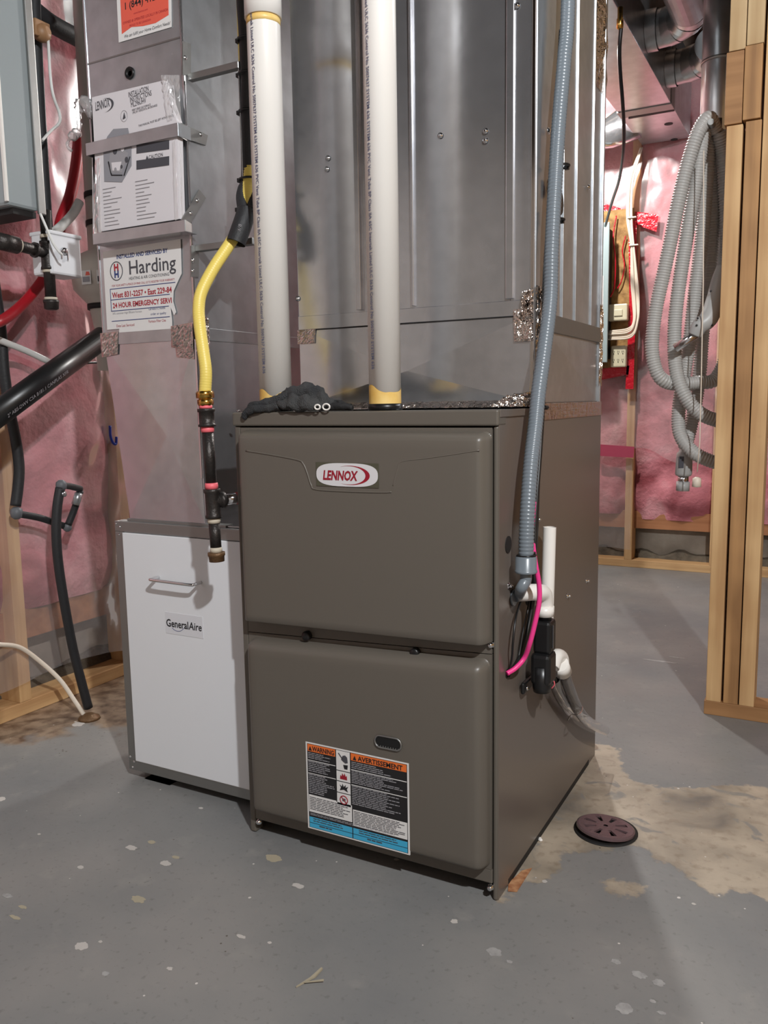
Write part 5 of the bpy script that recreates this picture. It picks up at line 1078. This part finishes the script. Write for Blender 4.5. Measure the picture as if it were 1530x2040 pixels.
MB().lathe((xx, yv, zz[5]), (0, 0, 1), [(.012, 0), (.0175, .003), (.018, .016), (.019, .018), (.019, .024)], 18).build('cap', 'iron', IG)
br = V((xx, yv, (zz[1]+zz[2])/2+.004)); be = V((-1.2700,0.0779,1.2410))
MB().cyl(br, be, .0135, 18).build('branch', 'iron', IG); MB().cyl(br.lerp(be, .28), br.lerp(be, .24), .0185, 18).build('tee_collar', 'iron', IG)
MB().cyl(br.lerp(be, .60), br.lerp(be, 1.), .020, 18).build('union', 'iron', IG); MB().cyl(br.lerp(be, .56), br.lerp(be, .60), .0165, 18).build('pipe_dope', 'dope', IG)
def pipe_thing(name, lab, cat, pts, r, m, n=10, grp=None):
    t = MB().tube(spline(pts, n), r, 14).build(name, m); return tag(t, lab, cat, grp)
pipe_thing('insulated_pipe', 'vertical black insulated pipe beside the grey wall cabinet', 'pipe', [(-1.3800,0.3334,1.9564),(-1.3800,0.3270,1.8106),(-1.3800,0.3230,1.6392),(-1.3800,0.3212,1.4902),(-1.3800,0.3209,1.3389),(-1.3800,0.3241,1.3012)], .016, 'foam')
pipe_thing('insulated_pipe', 'black insulated pipe crossing top left behind the brown valve', 'pipe', [(-1.4350,0.3629,1.8917),(-1.4350,0.4171,1.8772),(-1.4350,0.4663,1.8722),(-1.4350,0.5177,1.8697),(-1.4350,0.5911,1.8632)], .024, 'foam', 6)
vv_ = tag(MB().lathe((-1.3400,0.3139,1.7903), (1, .2, .2), [(.012, -.02), (.020, -.01), (.024, .0), (.020, .012), (.010, .02)], 14).box((-1.3400,0.2856,1.7755), (-1.3300,0.3323,1.8162), .003).build('valve', mat('brown_valve', srgb(150, 112, 78), .5)), 'small brown valve with paper tag at the top left corner', 'valve')
pipe_thing('white_wire', 'thin white wire hanging beside the grey wall cabinet', 'wire', [(-1.3300,0.3227,1.7747),(-1.3300,0.3217,1.6905),(-1.3300,0.3271,1.6437),(-1.3300,0.3427,1.6055),(-1.3300,0.3406,1.5804),(-1.3300,0.3099,1.5513),(-1.3300,0.2828,1.5225)], .0035, 'pexwhite')
pipe_thing('red_pipe', 'red flexible water pipe bending down behind the return duct', 'pipe', [(-1.4200,0.4876,1.6018),(-1.4200,0.4702,1.5176),(-1.4200,0.4422,1.4316),(-1.4200,0.4054,1.3583),(-1.4200,0.3940,1.3033)], .016, 'pexred')
pipe_thing('red_pipe', 'red flexible water pipe curving off the left edge of the photo', 'pipe', [(-1.4000,0.3744,1.2720),(-1.4000,0.3224,1.1996),(-1.4000,0.2701,1.1422),(-1.3800,0.2048,1.0968),(-1.3600,0.1434,1.0660),(-1.3400,0.0718,1.0454)], .0135, 'pexred')
pipe_thing('white_pipe', 'short white flexible pipe leading to the banded filter tank', 'pipe', [(-1.3300,0.3906,1.3945),(-1.3300,0.3678,1.3607),(-1.3300,0.3304,1.3248),(-1.3300,0.2979,1.2979),(-1.3400,0.2825,1.2778)], .012, 'pexwhite')
pipe_thing('white_pipe', 'white pipe sloping in from the left edge behind the black drain pipe', 'pipe', [(-1.4200,0.1432,1.0399),(-1.4200,0.1849,1.0249),(-1.4200,0.2584,1.0029),(-1.4200,0.3362,0.9741)], .0085, 'pexwhite', 3)
pipe_thing('white_wire', 'thin white wire clipped to the white control box', 'wire', [(-1.2400,0.1855,1.3168),(-1.2300,0.1957,1.2765),(-1.2200,0.2010,1.2469),(-1.2100,0.2087,1.2270),(-1.2100,0.2173,1.2211)], .003, 'pexwhite')
pipe_thing('cream_cable', 'cream cable arching down the left wall to the floor', 'cable', [(-1.4600,0.0863,0.2452),(-1.4600,0.1443,0.2280),(-1.4600,0.2046,0.2031),(-1.4400,0.2496,0.1530),(-1.4000,0.2791,0.0962),(-1.3600,0.2885,0.0411),(-1.3200,0.2851,0.0053)], .0060, 'wire')
pipe_thing('short_black_wire', 'short thin black wire with metal clip above the black drain pipe', 'wire', [(-1.4000,0.4032,0.9618),(-1.4000,0.4397,0.9740),(-1.4000,0.5045,0.9789)], .003, 'black')
AB = thing('black_drain_pipe', 'large black plastic drain pipe slanting up behind the filter duct', 'pipe', (-1.3000,0.0775,0.8327))
pa, pb_ = V((-1.2600,-0.0071,0.8115)), V((-1.3000,0.4159,1.0399))
MB().tube([pa, pb_], .030, 30).build('pipe', 'black', AB)
dv = (pb_-pa).normalized(); cam_ = V((.4655, -1.25, .854)); mid = pa.lerp(pb_, .5); nn_ = (cam_-mid); nn_ = (nn_-dv*nn_.dot(dv)).normalized(); ss_ = dv.cross(nn_)
nn2 = (nn_*math.cos(.75)+ (ss_ if ss_.z < 0 else -ss_)*math.sin(.75)).normalized()
text('2" ABS-DWV CSA B181.1 CANPLAS XFR', pa.lerp(pb_, .12)+nn2*.0306, .014, 'inkl', AB, face=(dv, nn2.cross(dv), nn2), xs=.95, name='printed_line')
# white filter tank with straps behind the return duct
WT = thing('white_filter_tank', 'tall off-white round tank with black bands, behind the return duct', 'tank', (-1.25, .50, .95))
tx, ty_ = -1.3235, .48
zd0, zd1, zn = 1.1500, 1.2161, 1.0734
MB().lathe((tx, ty_, zn), (0, 0, 1), [(.050, -.12), (.052, -.005), (.062, (zd0-zn)*.75), (.084, zd0-zn+.004), (.100, zd0-zn+.022), (.104, zd1-zn-.012), (.102, zd1-zn+.02), (.080, zd1-zn+.05), (.056, zd1-zn+.062), (.056, 2.34-zn)], 36).build('tank_body', 'tank', WT)
lab0 = V((tx, ty_, (zd0+zd1)/2+.012)); vd = V((.4655-tx, -1.25-ty_, 0)).normalized(); vr = V((-vd.y, vd.x, 0))
for off, w_, m_ in ((-.062, .030, 'inkl'), (-.026, .020, 'ink'), (.0, .016, 'blue')):
    aa = math.asin(off/.104); d_ = vd*math.cos(aa)+vr*math.sin(aa); t_2 = vr*math.cos(aa)-vd*math.sin(aa); c_ = lab0+d_*.1045
    MB().prism([c_-t_2*w_/2+V((0, 0, -.018)), c_+t_2*w_/2+V((0, 0, -.018)), c_+t_2*w_/2+V((0, 0, .018)), c_-t_2*w_/2+V((0, 0, .018))], d_*.0006).build('paper_label', 'paper2', WT)
    MB().prism([c_-t_2*w_*.38+V((0, 0, -.012)), c_+t_2*w_*.38+V((0, 0, -.012)), c_+t_2*w_*.38+V((0, 0, .002)), c_-t_2*w_*.38+V((0, 0, .002))], d_*.0010).build('label_print', m_, WT)
    if m_ == 'inkl': MB().prism([c_-t_2*.002+V((0, 0, .005)), c_+t_2*.013+V((0, 0, .005)), c_+t_2*.010+V((0, 0, .014)), c_+t_2*.001+V((0, 0, .015))], d_*.0010).build('label_print', 'stred', WT)
for py_ in (393, 450, 612):
    z_ = {393: 1.4236, 450: 1.3492, 612: 1.1267}[py_]; r0 = .057 if py_ != 612 else .066
    MB().cyl((tx, ty_, z_-.007), (tx, ty_, z_+.007), r0+.001, 32).build('band', 'dark', WT)
MB().lathe((tx, ty_, 1.5922-.008), (0, 0, 1), [(.0556, 0), (.0556, .02)], 32).build('yellow_label', 'ylab', WT)
TB = thing('control_box', 'white plastic control box with wing clip beside the iron tee', 'box', (-1.2600,0.2746,1.1883))
a, c_ = V((-1.2500,0.2176,1.1805)), V((-1.2500,0.3138,1.2858))
MB().box((-1.32, a.y, a.z), (-1.25, c_.y, c_.z-.004), .006).build('housing', 'white', TB)
MB().box((-1.322, a.y-.002, c_.z-.010), (-1.247, c_.y+.002, c_.z), .003).build('lid', 'white', TB)
kc = V((-1.2490,0.2569,1.2402)); MB().lathe(kc, (1, 0, 0), [(.009, 0), (.009, .004), (.006, .008), (.002, .010)], 16).build('clip_knob', 'chrome', TB)
MB().box(kc+V((0, -.012, -.02)), kc+V((.004, -.008, 0)), .001).box(kc+V((0, .007, -.022)), kc+V((.004, .011, 0)), .001).build('clip_wing', 'chrome', TB)
# black insulated refrigerant line with elbows
RL = thing('insulated_line', 'black insulated line turning at grey elbows on the left wall down to the floor', 'pipe', (-1.3300,0.3111,-0.0056))
def lt(pts, r=.0125): MB().tube(spline(pts, 8), r, 14).build('insulated_run', 'foam', RL)
lt([(-1.4400,0.1958,1.1752),(-1.4400,0.2051,1.0499),(-1.4400,0.2050,0.9474),(-1.4400,0.2139,0.8434),(-1.4400,0.2253,0.7638),(-1.4400,0.2288,0.6967),(-1.4400,0.2210,0.6436),(-1.4400,0.2089,0.5937)], .014)
lt([(-1.4300,0.2101,0.5725),(-1.4200,0.2676,0.5546),(-1.4100,0.3372,0.5232)], .0095)
lt([(-1.4000,0.3428,0.5273),(-1.3900,0.3584,0.5683),(-1.3700,0.3661,0.6205)], .0095)
lt([(-1.3700,0.3666,0.6261),(-1.3500,0.3154,0.6388),(-1.3300,0.2720,0.6464)], .009)
lt([(-1.3300,0.2650,0.6404),(-1.3300,0.2511,0.5910),(-1.3300,0.2423,0.5251),(-1.3300,0.2420,0.4440),(-1.3300,0.2524,0.3322),(-1.3300,0.2702,0.2019),(-1.3250,0.2844,0.1130),(-1.3200,0.3006,0.0217)], .0125)
for p, r0 in (((-1.4350,0.2065,0.5754), .0165), ((-1.3300,0.2688,0.6467), .0145), ((-1.4050,0.3430,0.5199), .0125)):
    MB().lathe(V(p)-V((0, 0, r0)), (0, 0, 1), [(r0*.4, 0), (r0*.9, r0*.4), (r0, r0), (r0*.9, r0*1.6), (r0*.4, r0*2)], 14).build('taped_elbow', mat('grey_tape', srgb(96, 98, 102), .5), RL)
MB().tube([(-1.3780,0.3526,0.5836), (-1.3710,0.3613,0.6153)], .0108, 12).build('bare_section', 'galv2', RL)
MB().tube([(-1.3250,0.2594,0.6251), (-1.3250,0.2741,0.6235)], .008, 12).build('bare_section', 'galv2', RL)
MB().lathe((-1.2978,0.2823,0.0000), (0, 0, 1), [(.03, 0), (.028, .006), (.018, .010), (.014, .014)], 16).build('floor_sleeve', 'rust', RL)
MB().tube(spline([(-1.4600,0.5736,0.7946),(-1.4600,0.5732,0.7643),(-1.4600,0.5815,0.7426),(-1.4600,0.5933,0.7389),(-1.4600,0.5970,0.7602)], 6), .004, 8).build('printed_mark', 'sun', wl)
